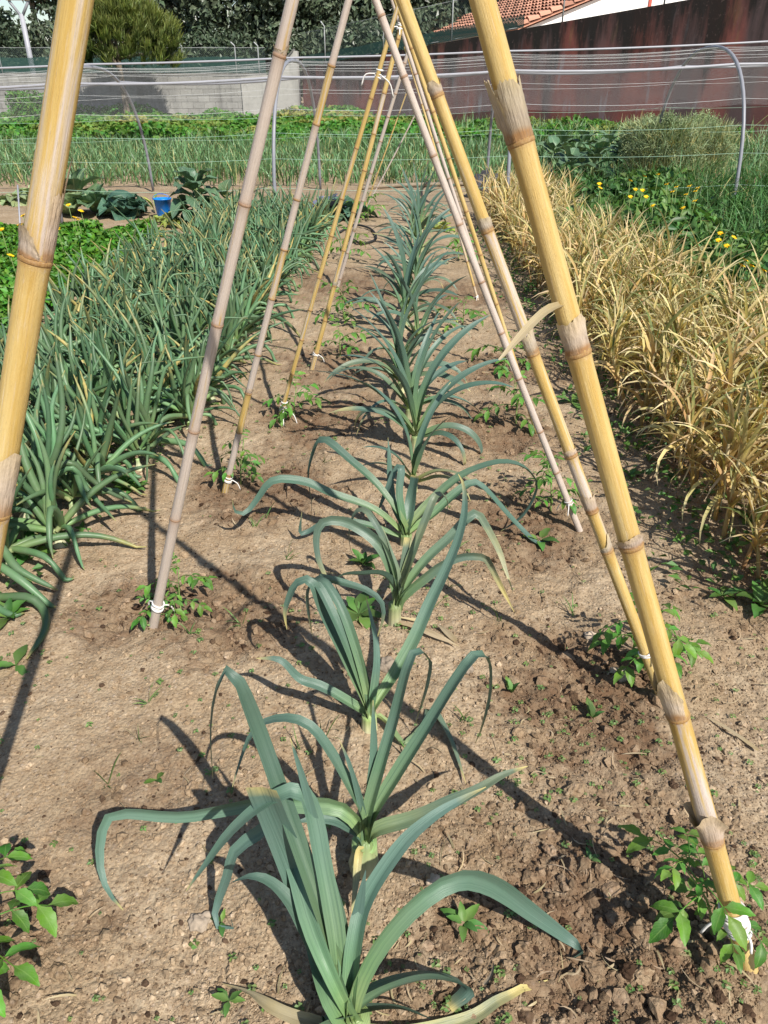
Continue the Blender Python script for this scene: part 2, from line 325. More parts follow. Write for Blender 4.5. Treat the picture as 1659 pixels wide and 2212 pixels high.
def soil_mat(name='soil', crumbs=False):
    g = NT(name); p = g.pos(); at = g.n('Attribute', attribute_name='Col'); sp = g.n('SeparateColor', {0: at.outputs['Color']}); wet, rough_, rn = sp.outputs
    n1 = g.noise(3.5, p, 6, .6); n2 = g.noise(28, p, 6, .65); n3 = g.noise(140, p, 4, .7)
    c = g.mix(g.rng(n1, .35, .65), (.345, .255, .157), (.475, .38, .262))
    c = g.mix(g.rng(n2, .35, .7), c, (.27, .19, .115)); c = g.mix(g.rng(n3, .45, .75, 0, .7), c, (.15, .1, .065))
    c = g.mix(g.rng(n3, .2, .38, .5, 0), c, (.5, .41, .31))
    v = g.n('TexVoronoi', {'Vector': p, 'Scale': 95.0}); vd = v.outputs['Distance']
    c = g.mix(g.math('MULTIPLY', g.rng(g.n('SeparateColor', {0: v.outputs['Color']}).outputs[0], .8, 1, 0, .45), g.rng(vd, .25, .5, 1, 0)), c, (.5, .41, .33))
    wf = g.math('MULTIPLY', wet, g.rng(g.math('ADD', n1, g.math('MULTIPLY', n2, .5)), .5, .95, .35, 1.15), clamp=True)
    c = g.mix(wf, c, g.mix(g.rng(n2, .3, .7), (.09, .052, .029), (.165, .1, .058)))
    if crumbs: c = g.mix(1.0, c, g.ramp(rn, [(0, (.22, .18, .17)), (.07, (.3, .25, .24)), (.1, (.62, .58, .55)), (.7, (1.08, 1.05, 1.02)), (.95, (1.3, 1.3, 1.32)), (1, (1.5, 1.5, 1.55))]), 'MULTIPLY')
    h = g.math('ADD', g.math('MULTIPLY', n2, .5), g.math('ADD', g.math('MULTIPLY', n3, .35), g.math('MULTIPLY', vd, -.3)))
    return g.finish(g.principled(c, .92, .15, h, .9, .012))
M['soil'] = soil_mat(); M['crumb'] = soil_mat('soil_crumb', True)
M['stone'] = plain_mat('stone', (.4, .32, .24), .85, .2, 20, .4, var=.3, bs=.6)
def red_wall_mat():
    g = NT('red_render'); p = g.objco(); at = g.n('Attribute', attribute_name='Col'); sp = g.n('SeparateColor', {0: at.outputs['Color']}); u, v = sp.outputs[0], sp.outputs[1]
    st = g.n('CombineXYZ', {0: g.math('MULTIPLY', u, 46), 1: g.math('MULTIPLY', v, .9), 2: 0.0}).outputs[0]
    s1 = g.noise(1.0, st, 5, .6); s2 = g.noise(.45, g.n('VectorMath', {0: st, 1: (31, 7, 0)}, operation='ADD').outputs[0], 3)
    s3 = g.noise(1.9, g.n('VectorMath', {0: st, 1: (77, 3, 5)}, operation='ADD').outputs[0], 2); bl = g.noise(2.2, p, 6, .65)
    c = g.mix(g.rng(bl, .35, .7), (.18, .06, .05), (.28, .092, .072))
    c = g.mix(g.rng(s2, .44, .6, 0, .85), c, (.095, .075, .075))
    c = g.mix(g.rng(s3, .6, .72, 0, .55), c, (.22, .22, .24)); c = g.mix(g.math('MULTIPLY', g.rng(s3, .25, .36, .5, 0), v), c, (.2, .15, .06))
    tp = g.math('MULTIPLY', g.rng(g.math('ADD', v, g.math('MULTIPLY', g.math('SUBTRACT', s1, .5), 2.1)), .62, .95), .94)
    c = g.mix(tp, c, (.022, .02, .018)); c = g.mix(g.rng(g.noise(14, p, 4), .6, .75, 0, .5), c, (.17, .11, .1))
    return g.finish(g.principled(c, .85, .2, bl, .3, .02))
M['red_wall'] = red_wall_mat()
def block_mat(name, a, b):
    g = NT(name); p = g.pos(); n = g.noise(1.1, p, 5, .65); n2 = g.noise(9, p, 5); r = g.n('ObjectInfo').outputs['Random']
    stv = g.n('VectorMath', {0: p, 1: (3.2, 3.2, .35)}, operation='MULTIPLY').outputs[0]; s = g.noise(1.0, stv, 4)
    c = g.mix(g.rng(n, .3, .7), a, b); c = g.mix(g.rng(s, .5, .72, 0, .6), c, tuple(x*.42 for x in a)); c = g.mix(g.rng(n2, .5, .8, 0, .4), c, tuple(x*.5 for x in a))
    c = g.n('HueSaturation', {'Value': g.rng(r, 0, 1, .88, 1.1), 'Color': c}).outputs[0]
    return g.finish(g.principled(c, .9, .15, n2, .4, .01))
M['block'] = block_mat('concrete_block', (.25, .24, .225), (.36, .35, .32)); M['mortar'] = block_mat('mortar', (.17, .165, .155), (.27, .26, .24)); M['plaster'] = block_mat('pale_plaster', (.4, .385, .35), (.5, .48, .44))
def net_mat(name, col, pitch, width, diag=True):
    g = NT(name); at = g.n('Attribute', attribute_name='Col'); sp = g.n('SeparateColor', {0: at.outputs['Color']}); u, v = sp.outputs[0], sp.outputs[1]
    a, b = (g.math('ADD', u, v), g.math('SUBTRACT', u, v)) if diag else (u, v)
    f = lambda q: g.math('LESS_THAN', g.math('FRACT', g.math('DIVIDE', q, pitch)), width)
    m = g.math('MAXIMUM', f(a), f(b)); tr = g.n('BsdfTransparent').outputs[0]
    return g.finish(g.n('MixShader', {0: m, 1: tr, 2: g.principled(col, .6)}).outputs[0])
M['chain'] = net_mat('chain_link_wire', (.13, .17, .16), .07, .07); M['shade'] = net_mat('green_shade_cloth', (.03, .075, .065), .05, .5); M['bird'] = net_mat('bird_netting', (.3, .3, .3), .012, .05, False)
# ------------------------------------------------------------------ ground (structure)
FEET = {  # foot pixel of every cane, upper pixel on its line
 '1L': ((-182, 2196), (165, 0)), '1R': ((1612, 2075), (1046, 0)), '2L': ((331, 1352), (640, 0)), '2R': ((1430, 1502), (872, 0)),
 '3L': ((485, 1065), (756, 0)), '3R': ((1252, 1146), (815, 0)), '4L': ((602, 912), (858, 20)), '4R': ((1160, 935), (855, 5)),
 '5L': ((674, 798), (866, 55)), '5R': ((1106, 800), (848, 0)), '6L': ((728, 624), (884, 105)), '6R': ((1032, 648), (884, 135)),
 '7L': ((785, 458), (880, 195)), '8L': ((790, 450), (898, 245))}
foot = {k: G(*v[0]) for k, v in FEET.items()}
WET = [(foot['1R'][0]-.28, foot['1R'][1]+.03, .36, .8), (foot['1R'][0]-.5, foot['1R'][1]-.2, .3, .5), (foot['2R'][0]-.22, foot['2R'][1]+.02, .3, 1), (foot['3R'][0]-.25, foot['3R'][1]+.05, .3, .9), (foot['4R'][0]-.2, foot['4R'][1]+.05, .32, .9),
       (foot['5R'][0]-.1, foot['5R'][1]+.1, .35, .8), (foot['6R'][0]-.05, foot['6R'][1]+.1, .5, .8), (foot['2L'][0]+.2, foot['2L'][1]+.08, .28, .85), (foot['2L'][0]-.12, foot['2L'][1]+.05, .18, .7), (foot['3L'][0]+.15, foot['3L'][1]+.08, .34, .9), (foot['4L'][0]+.22, foot['4L'][1]+.1, .35, .85),
       (foot['5L'][0]+.15, foot['5L'][1]+.1, .4, .8), (foot['6L'][0]+.1, foot['6L'][1]+.1, .6, .8), (foot['1L'][0]+.1, foot['1L'][1]+.15, .2, .8), (-.62, 1.2, .2, .5), (1.35, 3.2, .35, .5), (1.25, 2.0, .3, .5), (1.6, 4.5, .6, .6), (2.2, 7, .8, .6), (.55, 1.25, .25, .45)]
def wet_at(x, y):
    w = np.zeros_like(x)
    for cx, cy, r, a in WET:
        d = np.hypot(x-cx, (y-cy)*.9)/r+.35*vnoise(x*9, y*9, 3)+.2*vnoise(x*25, y*25, 4); w = np.maximum(w, a*np.clip(1.15-d, 0, .6)/.6)
    return np.clip(w, 0, 1)
def ground_z(x, y, wet=None):
    wet = wet_at(x, y) if wet is None else wet
    near = np.clip(1.4-np.abs(y)/14, 0.12, 1)
    smooth = np.clip(1-np.hypot((x+.75)/.55, (y-1.25)/.8), 0, 1)      # trodden bare patch
    k = (.55+.9*wet)*(1-.65*smooth)
    z = .018*vnoise(x*1.3, y*1.3, 1)+near*(.012*vnoise(x*5, y*5, 2)*(1-.5*smooth)+k*(.011*vnoise(x*13, y*13, 5)+.008*np.abs(vnoise(x*27, y*27, 6))+.006*vnoise(x*55, y*55, 7)))
    return z-.016*wet**2
def axis(segs):
    out = []
    for a, b, n, r in segs:      # geometric spacing when r != 1
        s = np.linspace(0, 1, n, endpoint=False); s = s if r == 1 else (r**s-1)/(r-1); out.append(a+(b-a)*s)
    return np.concatenate(out+[[segs[-1][1]]])
xs = axis([(-400, -12, 14, .02), (-12, -3, 60, 1), (-3, -1.5, 60, 1), (-1.5, 1.5, 380, 1), (1.5, 3, 60, 1), (3, 12, 60, 1), (12, 400, 14, 50)])
ys = axis([(-40, .2, 10, 1), (.2, 2.2, 290, 1), (2.2, 6, 240, 3.2), (6, 14, 150, 1.6), (14, 40, 50, 1), (40, 900, 14, 30)])
X, Y = np.meshgrid(xs, ys); wt = wet_at(X, Y); Z = ground_z(X, Y, wt)
far = np.clip((Y-45)/50, 0, 1); Z = Z*(1-far)
gm = mesh('soil', np.stack([X, Y, Z], -1).reshape(-1, 3), grid_faces(len(ys), len(xs)), M['soil'], np.stack([wt, wt*0, wt*0, wt*0+1], -1).reshape(-1, 4))
tag(obj('ground', gm), kind='structure', label='bare brown garden soil with darker damp patches')
def gz(x, y):
    i = min(max(int(np.searchsorted(ys, y))-1, 0), len(ys)-2); j = min(max(int(np.searchsorted(xs, x))-1, 0), len(xs)-2)
    a, b = (y-ys[i])/(ys[i+1]-ys[i]), (x-xs[j])/(xs[j+1]-xs[j])
    return float((Z[i, j]*(1-b)+Z[i, j+1]*b)*(1-a)+(Z[i+1, j]*(1-b)+Z[i+1, j+1]*b)*a)
def GP(x, y):            # pixel -> point on the real soil surface
    p = G(x, y)
    for _ in range(3): p = G(x, y, gz(p[0], p[1]))
    return p
# crumbs and clods (stuff): a broken crust nobody could count
ico_t = (1+5**.5)/2
IV = nrm(np.array([[-1, ico_t, 0], [1, ico_t, 0], [-1, -ico_t, 0], [1, -ico_t, 0], [0, -1, ico_t], [0, 1, ico_t], [0, -1, -ico_t], [0, 1, -ico_t], [ico_t, 0, -1], [ico_t, 0, 1], [-ico_t, 0, -1], [-ico_t, 0, 1]]))
IF = np.array([[0, 11, 5], [0, 5, 1], [0, 1, 7], [0, 7, 10], [0, 10, 11], [1, 5, 9], [5, 11, 4], [11, 10, 2], [10, 7, 6], [7, 1, 8], [3, 9, 4], [3, 4, 2], [3, 2, 6], [3, 6, 8], [3, 8, 9], [4, 9, 5], [2, 4, 11], [6, 2, 10], [8, 6, 7], [9, 8, 1]])
def subdiv(V, F):
    V = list(map(tuple, V)); cache = {}; out = []
    def mid(a, b):
        k = (min(a, b), max(a, b))
        if k not in cache: m = nrm((np.array(V[a])+np.array(V[b]))/2); cache[k] = len(V); V.append(tuple(m))
        return cache[k]
    for a, b, c in F:
        x, y, z = mid(a, b), mid(b, c), mid(c, a); out += [[a, x, z], [b, y, x], [c, z, y], [x, y, z]]
    return np.array(V), np.array(out)
def rocks(pos, size, V0, F0, g, flat=.75, rough=.22):
    n, m = len(pos), len(V0); sc = size[:, None, None]*(.75+.5*g.random((n, 1, 3)))*np.array([1, 1, flat])
    sd = g.random((n, 1))*50; cr = .28*vnoise(V0[None, :, 0]*1.9+sd, V0[None, :, 1]*1.9+V0[None, :, 2]*1.3+sd)+.16*vnoise(V0[None, :, 0]*4.5+V0[None, :, 2]*3+sd, V0[None, :, 1]*4.5+sd)
    V = V0[None]*(1+cr[..., None]+rough*g.normal(0, 1, (n, m, 1)))*sc
    a = g.random(n)*6.28; c, s = np.cos(a)[:, None], np.sin(a)[:, None]
    V = np.stack([V[..., 0]*c-V[..., 1]*s, V[..., 0]*s+V[..., 1]*c, V[..., 2]], -1)+pos[:, None]
    return V.reshape(-1, 3), (F0[None]+(np.arange(n)*m)[:, None, None]).reshape(-1, 3)
def scatter(n, y0, y1, xmax, g, bias=1.0):
    y = y0*(y1/y0)**(g.random(n)**bias); half = np.minimum(.25+y*.62, xmax); x = (g.random(n)*2-1)*half
    return x, y
g1 = np.random.default_rng(3); acc = Acc()
OV = np.array([[1, 0, 0], [-1, 0, 0], [0, 1, 0], [0, -1, 0], [0, 0, 1], [0, 0, -1.]]); OF = np.array([[0, 2, 4], [2, 1, 4], [1, 3, 4], [3, 0, 4], [2, 0, 5], [1, 2, 5], [3, 1, 5], [0, 3, 5]])
x, y = scatter(130000, .5, 3.6, 1.7, g1, 1.25); wv = wet_at(x, y); cl = vnoise(x*4.1, y*4.1, 22)*.5+.5; smooth = np.clip(1-np.hypot((x+.75)/.5, (y-1.25)/.75), 0, 1)
keep = g1.random(len(x)) < (.25+.6*cl+.3*wv)*(1-.45*smooth); x, y, wv = x[keep], y[keep], wv[keep]; sz = (.0011+.0016*g1.random(len(x))**2)*(.8+.35*y)
pos = np.stack([x, y, ground_z(x, y, wv)+sz*.3], -1); V, F = rocks(pos, sz, OV, OF, g1, .8); acc.add(V, F, np.repeat(np.stack([wv*.85, wv*0, g1.random(len(x))**.8, wv*0], -1), 6, 0))
x, y = scatter(42000, .5, 5.0, 2.2, g1); wv = wet_at(x, y); cl = vnoise(x*3.1, y*3.1, 21)*.5+.5; smooth = np.clip(1-np.hypot((x+.75)/.5, (y-1.25)/.75), 0, 1)
keep = g1.random(len(x)) < (.3+.5*cl+.5*wv)*(1-.75*smooth); x, y, wv = x[keep], y[keep], wv[keep]
sz = .0021+.0018*g1.pareto(2.2, len(x)); sz = np.minimum(sz, .008+.008*wv)*(1+.3*wv)
pos = np.stack([x, y, ground_z(x, y, wv)+sz*.25], -1); V, F = rocks(pos, sz, IV, IF, g1)
acc.add(V, F, np.repeat(np.stack([wv*.85, wv*0, g1.random(len(x)), wv*0], -1), 12, 0))
V1, F1 = subdiv(IV, IF)
x, y = scatter(620, .55, 4.5, 1.8, g1); wv = wet_at(x, y); keep = g1.random(len(x)) < .12+.9*wv; x, y, wv = x[keep], y[keep], wv[keep]
sz = .008+.007*g1.random(len(x))**2+.012*wv*g1.random(len(x))**4; pos = np.stack([x, y, ground_z(x, y, wv)+sz*.1], -1)
VV2, FF2 = subdiv(V1, F1); V, F = rocks(pos, sz, VV2, FF2, g1, rough=.05); acc.add(V, F, np.repeat(np.stack([wv*.8, wv*0, g1.random(len(x)), wv*0], -1), 162, 0))
tag(obj('soil_crumbs', acc.mesh('soil_crumbs', M['crumb'], False)), 'loose crumbs and small clods of soil scattered over the bed', 'soil crumbs', kind='stuff')
V2, F2 = subdiv(V1, F1); V3, F3 = subdiv(V2, F2)
for px, py, r, lab in [(840, 1442, .026, 'pale rounded stone lying behind the leek with a bent-over blade'), (1336, 1462, .030, 'angular grey stone beside the foot of the second thick cane'), (935, 1908, .019, 'round tan pebble right of the curved front leek'),
                       (432, 1992, .02, 'flat tan stone half buried left of the curled leek leaf'), (1240, 1708, .022, 'upright brown clod of soil in the open right of the leeks'), (1382, 2110, .021, 'big crumbly soil clod near the tied foot of the front cane'), (1285, 2095, .026, 'broad lump of damp soil at the tip of the long leek blade'),
                       (1136, 1742, .02, 'dark crumbling clod right of the pale leek bulb'), (1262, 800, .03, 'grey pebble on the path by the garlic'), (1275, 1375, .02, 'small grey stone in damp soil left of the bushy tomato'), (1010, 1445, .018, 'small light pebble between the leek blades'), (1245, 1500, .022, 'dark clod beside the damp hollow at the tomato')]:
    p = GP(px, py); g = np.random.default_rng(int(px)); V, F = rocks(np.zeros((1, 3)), np.array([r]), V3, F3, g, .7, .03 if 'clod' in lab or 'lump' in lab else .008)
    V = V*(1+.1*vnoise(V[:, :1]/r*3+px, V[:, 1:2]/r*3+V[:, 2:]/r*2, 9))
    tag(obj('soil_clod' if 'clod' in lab or 'lump' in lab else 'stone', mesh('stone', V, F, M['crumb'] if ('clod' in lab or 'lump' in lab) else M['stone'], np.tile([.5 if 'da' in lab else .15, 0, .5, 0], (len(V), 1)), not ('clod' in lab or 'lump' in lab)), loc=(p[0], p[1], p[2]+r*.12)), lab, 'clod' if ('clod' in lab or 'lump' in lab) else 'stone')
# ------------------------------------------------------------------ walls, fences, house
def prism(P, d):          # polygon P (n,3) extruded by vector d
    P = np.asarray(P, float); n = len(P); V = np.vstack([P, P+np.asarray(d)]); k = np.arange(n); k2 = (k+1) % n
    tri = [[0, i, i+1] for i in range(1, n-1)]
    return V, [np.stack([k, k2, k2+n, k+n], -1), np.array([t[::-1] for t in tri]+[[a+n for a in t] for t in tri])]
WD = 30.0; wall_top = 1.5
wx0, wx1 = -26.0, W(575, 165, WD)[0]
root = empty('block_wall', (wx0, WD, 0), 'low grey concrete block wall at the far end of the garden', 'wall')
V, F = box(((wx1-wx0)/2, .11, wall_top/2-.05), (wx1-wx0, .17, wall_top+.1)); obj('mortar_core', mesh('mortar_core', V, F, M['mortar'], smooth=False), root)
bm_ = []
for hw in (.392, .192):
    V, F = box((0, 0, 0), (hw, .2, .19)); V = np.asarray(V); bm_.append(mesh('block', V, F, M['block'], smooth=False))
r2 = random.Random(2); nvis = 0
for row in range(8):
    off = 0 if row % 2 else .2
    x = W(-60, 165, WD)[0]+off
    while x+.4 < wx1:
        obj('block', bm_[0], root, (x+.2-wx0, .1+r2.uniform(-.006, .006), .1+row*.2-.05)); x += .4
V, F = box(((wx1-wx0)/2, .11, wall_top+.085), (wx1-wx0, .26, .07)); obj('coping', mesh('coping', V, F, M['mortar'], smooth=False), root)
pa, pb, pc = W(520, 165, WD), W(592, 165, WD), W(650, 110, WD); px2 = W(649, 250, WD)
root = empty('plastered_pier', (pa[0], WD-.1, 0), 'pale plastered wall end with slanted top beside the red wall', 'wall')
P = np.array([[pa[0], WD-.06, -.1], [px2[0], WD-.06, -.1], [px2[0], WD-.06, pc[2]], [px2[0]-.12, WD-.06, pc[2]], [pb[0], WD-.06, pb[2]+.06], [pa[0], WD-.06, wall_top+.02]])-np.array([pa[0], WD-.1, 0])
V, F = prism(P, (0, .5, 0)); obj('plaster_face', mesh('plaster_face', V, F, M['plaster'], smooth=False), root)
V, F = prism([P[3]+[0, -.05, 0], P[4]+[0, -.05, 0], P[4]+[0, -.05, .07], P[3]+[0, -.05, .07]], (0, .6, 0)); obj('coping', mesh('coping', V, F, M['mortar'], smooth=False), root)
RA, RB = W(652, 146, 29.8), W(1659, -31, 20.0); RC = RA+(RB-RA)*1.6
root = empty('red_wall', (RA[0], RA[1], 0), 'tall red rendered wall with black stains rising to the right', 'wall')
nu, nv = 60, 8; u = np.linspace(0, 1, nu); v = np.linspace(0, 1, nv)
top = RA+(RC-RA)*u[:, None]; nrmw = nrm(np.cross(RC-RA, [0, 0, 1.])*np.array([1, 1, 0])); nrmw = nrmw if nrmw[1] < 0 else -nrmw
P = np.stack([np.broadcast_to(top[:, None, 0], (nu, nv)), np.broadcast_to(top[:, None, 1], (nu, nv)), -.15+(top[:, None, 2]+.15)*v[None]], -1)
C = np.zeros((nu, nv, 4)); C[..., 0] = u[:, None]; C[..., 1] = v[None]
front = (P-np.array([RA[0], RA[1], 0])).reshape(-1, 3); back = front-nrmw*.22
a2 = Acc().add(front, grid_faces(nu, nv), C.reshape(-1, 4)).add(back, grid_faces(nu, nv), C.reshape(-1, 4))
ti = np.arange(nu)*nv+nv-1; a2.Q.append(np.stack([ti[:-1], ti[1:], ti[1:]+nu*nv, ti[:-1]+nu*nv], -1)); a2.Q.append(np.array([[nv-1, 0, nu*nv, nu*nv+nv-1]]))
obj('wall_face', a2.mesh('wall_face', M['red_wall'], False), root)
def fence(name, label, pts, h, posts, mat, extra=None):
    """netting standing on a wall top along pts[0]-pts[1], posts as fractions"""
    a, b = np.asarray(pts[0]), np.asarray(pts[1]); L = np.linalg.norm(b-a); r = empty(name, a, label, 'fence')
    nn = 24; uu = np.linspace(0, 1, nn); hh = h*(1+.05*np.sin(uu*37)); P = a+(b-a)*uu[:, None]-a
    for nm, z0, z1, m in [('wire_mesh', 0, 1, mat)]+(extra or []):
        V = np.concatenate([P+np.array([0, 0, 1.])*(hh*z0+.02)[:, None], P+np.array([0, 0, 1.])*(hh*z1)[:, None]])
        V[:, 1] += .02*np.sin(np.tile(uu, 2)*60)-.012*(nm != 'wire_mesh')
        C = np.zeros((2*nn, 4)); C[:, 0] = np.tile(uu*L, 2); C[:, 1] = np.repeat([h*z0, h*z1], nn)
        k = np.arange(nn-1); obj(nm, mesh(nm, V, np.stack([k, k+1, k+1+nn, k+nn], -1), m, C), r)
    for f in posts:
        q = (b-a)*f; V, F, C = tube([q+[0, 0, -.05], q+[0, 0, h*.9], q+[0, .0, h*1.05], q+[-.1, -.12, h*1.18]], .022, 6); obj('post', mesh('post', V, F, M['galv'], C), r)
    for z in (.05, .98):
        V, F, C = tube([[0, 0, h*z], b-a+np.array([0, 0, h*z])], .006, 5); obj('wire', mesh('wire', V, F, M['galv'], C), r)
    return r
fence('chain_link_fence', 'low chain link fence with green cloth on top of the grey block wall', (np.array([wx0+6, WD+.1, wall_top+.12]), np.array([wx1, WD+.1, wall_top+.12])), .78, [.08, .3, .42, .56, .70, .82, .935, .985], M['chain'], [('shade_cloth', 0, .62, M['shade'])])
lam = lambda px: next(t for t in np.linspace(0, 1.6, 3000) if proj(RA+(RB-RA)*t)[0] >= px)
fa, fb = RA+(RB-RA)*.004+[0, .12, 0], RA+(RB-RA)*lam(1132)+[0, .12, 0]; tl = lam(1132)
fence('wire_fence', 'tall wire mesh fence with steel posts on top of the red wall', (fa, fb), 1.0, [lam(p)/tl for p in (700, 826, 975, 1217, 1440)], M['chain'], [('shade_cloth', 0, .32, M['shade'])])
# house behind the red wall
HB = W(1128, 59, 34.0); HA = W(918, 97, 43.0); HA[2] = HB[2]-.05; ev = HA-HB; ev[2] = 0; eL = np.linalg.norm(ev); ev /= eL
uv = np.array([ev[1], -ev[0], 0]); uv = uv if uv[0] > 0 else -uv; slope = R(18.5); up = uv*math.cos(slope)+np.array([0, 0, math.sin(slope)]); rn_ = np.cross(ev, up); rn_ = rn_ if rn_[2] > 0 else -rn_
root = empty('house', (HB[0], HB[1], 0), 'white house with red clay tile roof behind the red wall', 'house'); O = np.array([HB[0], HB[1], 0])
half = 7.0; ridge = HB+up*(half/math.cos(slope))
gable = np.array([HB-[0, 0, HB[2]+.1], HB+uv*2*half-[0, 0, HB[2]+.1], HB+uv*2*half, ridge, HB])-[0, 0, .08]-O
V, F = prism(gable, ev*eL); obj('wall', mesh('wall', V, F, M['white_wall'], smooth=False), root)
slab = np.array([HB-ev*.2-up*.3, HB+ev*(eL+.2)-up*.3, ridge+ev*(eL+.2), ridge-ev*.2])-O
V, F = prism(slab, rn_*.07); roof = obj('roof', mesh('roof', V, F, M['tile'], smooth=False), root)
slab = np.array([HB-ev*.2+uv*(2*half+.3)-[0, 0, .1], HB+ev*(eL+.2)+uv*(2*half+.3)-[0, 0, .1], ridge+ev*(eL+.2), ridge-ev*.2])-O
V, F = prism(slab, np.array([0, 0, .07])); obj('roof', mesh('roof', V, F, M['tile'], smooth=False), root)
V, F = prism(np.array([HB+uv*5.62-ev*.06, HB+uv*5.75-ev*.06, HB+uv*5.75-ev*.06+[0, 0, 3], HB+uv*5.62-ev*.06+[0, 0, 3]])-O-[0, 0, 1.2], ev*.04); obj('downpipe', mesh('downpipe', V, F, M['red_paint'], smooth=False), root)
tl_, tw_ = .5, .27; a = np.linspace(0, math.pi, 6); tv = []
for s_, rr in ((0, .15), (tl_+.05, .115)):
    for q in a: tv.append(ev*math.cos(q)*rr+rn_*(math.sin(q)*rr*1.1+.02+.05*(s_ == 0))+up*s_)
tile_me = mesh('roof_tile', np.array(tv), grid_faces(2, 6), M['tile'], smooth=False); tiles = []
for i in range(int(eL/tw_)+2):
    for j in range(16): tiles.append(HB-ev*.15+ev*i*tw_-up*.32+up*j*tl_+rn_*(.07+.012*((i*7+j*3) % 3))-O)
tiles.sort(key=lambda p: np.linalg.norm(p+O)); rest = Acc()
for p in tiles[:300]: obj('roof_tile', tile_me, roof, p)
tvv = np.array(tv)
for p in tiles[300:]: rest.add(tvv+p, grid_faces(2, 6))
tag(obj('roof_tiles', rest.mesh('roof_tiles', M['tile'], False), roof), kind='stuff')
# utility pole with a timber crate on a fork
root = empty('utility_pole', W(73, 165, 31.0)*[1, 1, 0], 'slim pale pole with forked arms carrying a wooden frame, behind the block wall', 'pole'); b0 = np.array(root.location)
pt = W(46, 30, 31.0)-b0; ax = np.array([0, 0, 1.])
V, F, C = tube([[0, 0, -.1], pt*[.5, .5, .5], pt], [.12, .10, .085], 8); obj('pole', mesh('pole', V, F, M['white_pipe'], C), root)
for s_ in (-1, 1):
    V, F, C = tube([pt-[0, 0, .1], pt+[s_*.32, 0, .35], pt+[s_*.34, 0, 1.3]], .05, 6); obj('fork_arm', mesh('fork_arm', V, F, M['white_pipe'], C), root)
for k in range(5):
    V, F = box(pt+[0, -.06, .42+k*.2], (.8, .05, .07)); obj('frame_slat', mesh('frame_slat', V, F, M['wood'], smooth=False), root)
# ------------------------------------------------------------------ trees
def crown(cl, n, size, g, mat, name, shell=.45, jit=.55, aspect=.55, yel=None, upb=.3):
    """cl: list of (centre, radii) clumps; leaves lie through each clump's outer shell"""
    ps, outs = [], []
    for c, r in cl:
        k = max(20, int(n*np.mean(r)**2)); d = nrm(g.normal(0, 1, (k, 3))); rad = (1-shell*g.random(k)**1.5)[:, None]
        ps.append(np.asarray(c)+d*np.asarray(r)*rad); outs.append(d+[0, 0, upb])
    ps, outs = np.concatenate(ps), np.concatenate(outs)
    V, F, C = cards(ps, outs, size*(.6+.8*g.random(len(ps))), g, aspect, jit, 0 if yel is None else yel); C[:, 0] = np.clip(C[:, 0], 0, 1)
    return mesh(name, V, F, mat, C, smooth=False)
def limbs(root, h, r0, tips, mat, start=.35, lean=(0, 0), g=None):
    top = np.array([lean[0], lean[1], h]); V, F, C = tube(spline([[0, 0, -.1], top*[.4, .4, .5], top], 8), np.linspace(r0, r0*.35, 8), 8)
    tr = obj('trunk', mesh('trunk', V, F, mat, C), root)
    for tp in tips:
        s_ = start+(1-start)*.7*rnd.random(); a0 = top*[s_, s_, s_]; V, F, C = tube(spline([a0, (a0+tp)/2+[0, 0, .1*np.linalg.norm(tp-a0)], tp], 6), np.linspace(r0*.4, r0*.1, 6), 6); obj('limb', mesh('limb', V, F, mat, C), tr)
def tree(name, label, base, trunk_h, r0, centre, rad, nclump, cr, nleaf, size, mat, seed, bark='bark', lowcut=-1.1, lean=(0, 0), group=None, jit=.55, shell=.45, surf=.55, aspect=.55):
    g = np.random.default_rng(seed); root = empty(name, base, label, 'tree', group); cl = []
    for _ in range(nclump):
        d = nrm(g.normal(0, 1, 3)); 
        if d[2] < lowcut: d[2] = -d[2]
        q = np.array(centre)+d*np.array(rad)*(surf+(1-surf)*g.random()); s_ = cr*(.6+.8*g.random()); cl.append((q, np.array([s_, s_, s_*.75])))
    limbs(root, trunk_h, r0, [c for c, _ in cl[::max(1, nclump//9)]], M[bark], lean=lean)
    obj('crown', crown(cl, nleaf, size, g, M[mat], 'crown', shell, jit, aspect), root); return root
def gp(px, D, y=165): return W(px, y, D)*[1, 1, 0]
tree('evergreen_tree', 'big dark evergreen tree with grey-green leaf clumps behind the plastered pier', gp(560, 41), 7, .35, (0, 0, 5.4), (5.0, 3.6, 4.9), 150, 1.05, 330, .28, 'darktree', 1, group='dark evergreens behind the wall')
tree('evergreen_tree', 'dark evergreen tree showing above the tops of the far canes', gp(775, 43), 7, .35, (0, 0, 5.4), (4.6, 3.4, 5.0), 135, 1.05, 330, .28, 'darktree', 2, group='dark evergreens behind the wall')
tree('evergreen_tree', 'dark evergreen tree standing left of the tiled roof', gp(955, 50), 7, .35, (0, 0, 5.6), (5.2, 3.4, 5.0), 120, 1.2, 260, .32, 'darktree', 3, group='dark evergreens behind the wall')
tree('gum_tree', 'tall thin gum tree with bare pale trunk right of the pine', gp(365, 39), 9, .16, (.2, 0, 7.5), (2.4, 2.0, 3.9), 34, .65, 260, .26, 'gumtree', 4, lean=(-.9, 0), surf=.3, jit=.9, group='gum trees behind the wall')
tree('gum_tree', 'tall dark gum tree rising behind the pine crown', gp(235, 46), 10, .2, (0, 0, 8.6), (3.2, 2.4, 4.6), 50, .75, 260, .28, 'gumtree', 5, surf=.3, jit=.9, group='gum trees behind the wall')
tree('gum_tree', 'airy gum tree beside the utility pole', gp(100, 40), 8, .18, (.3, 0, 6.2), (2.3, 2.0, 3.6), 40, .7, 240, .26, 'gumtree', 6, surf=.3, jit=.9, group='gum trees behind the wall')
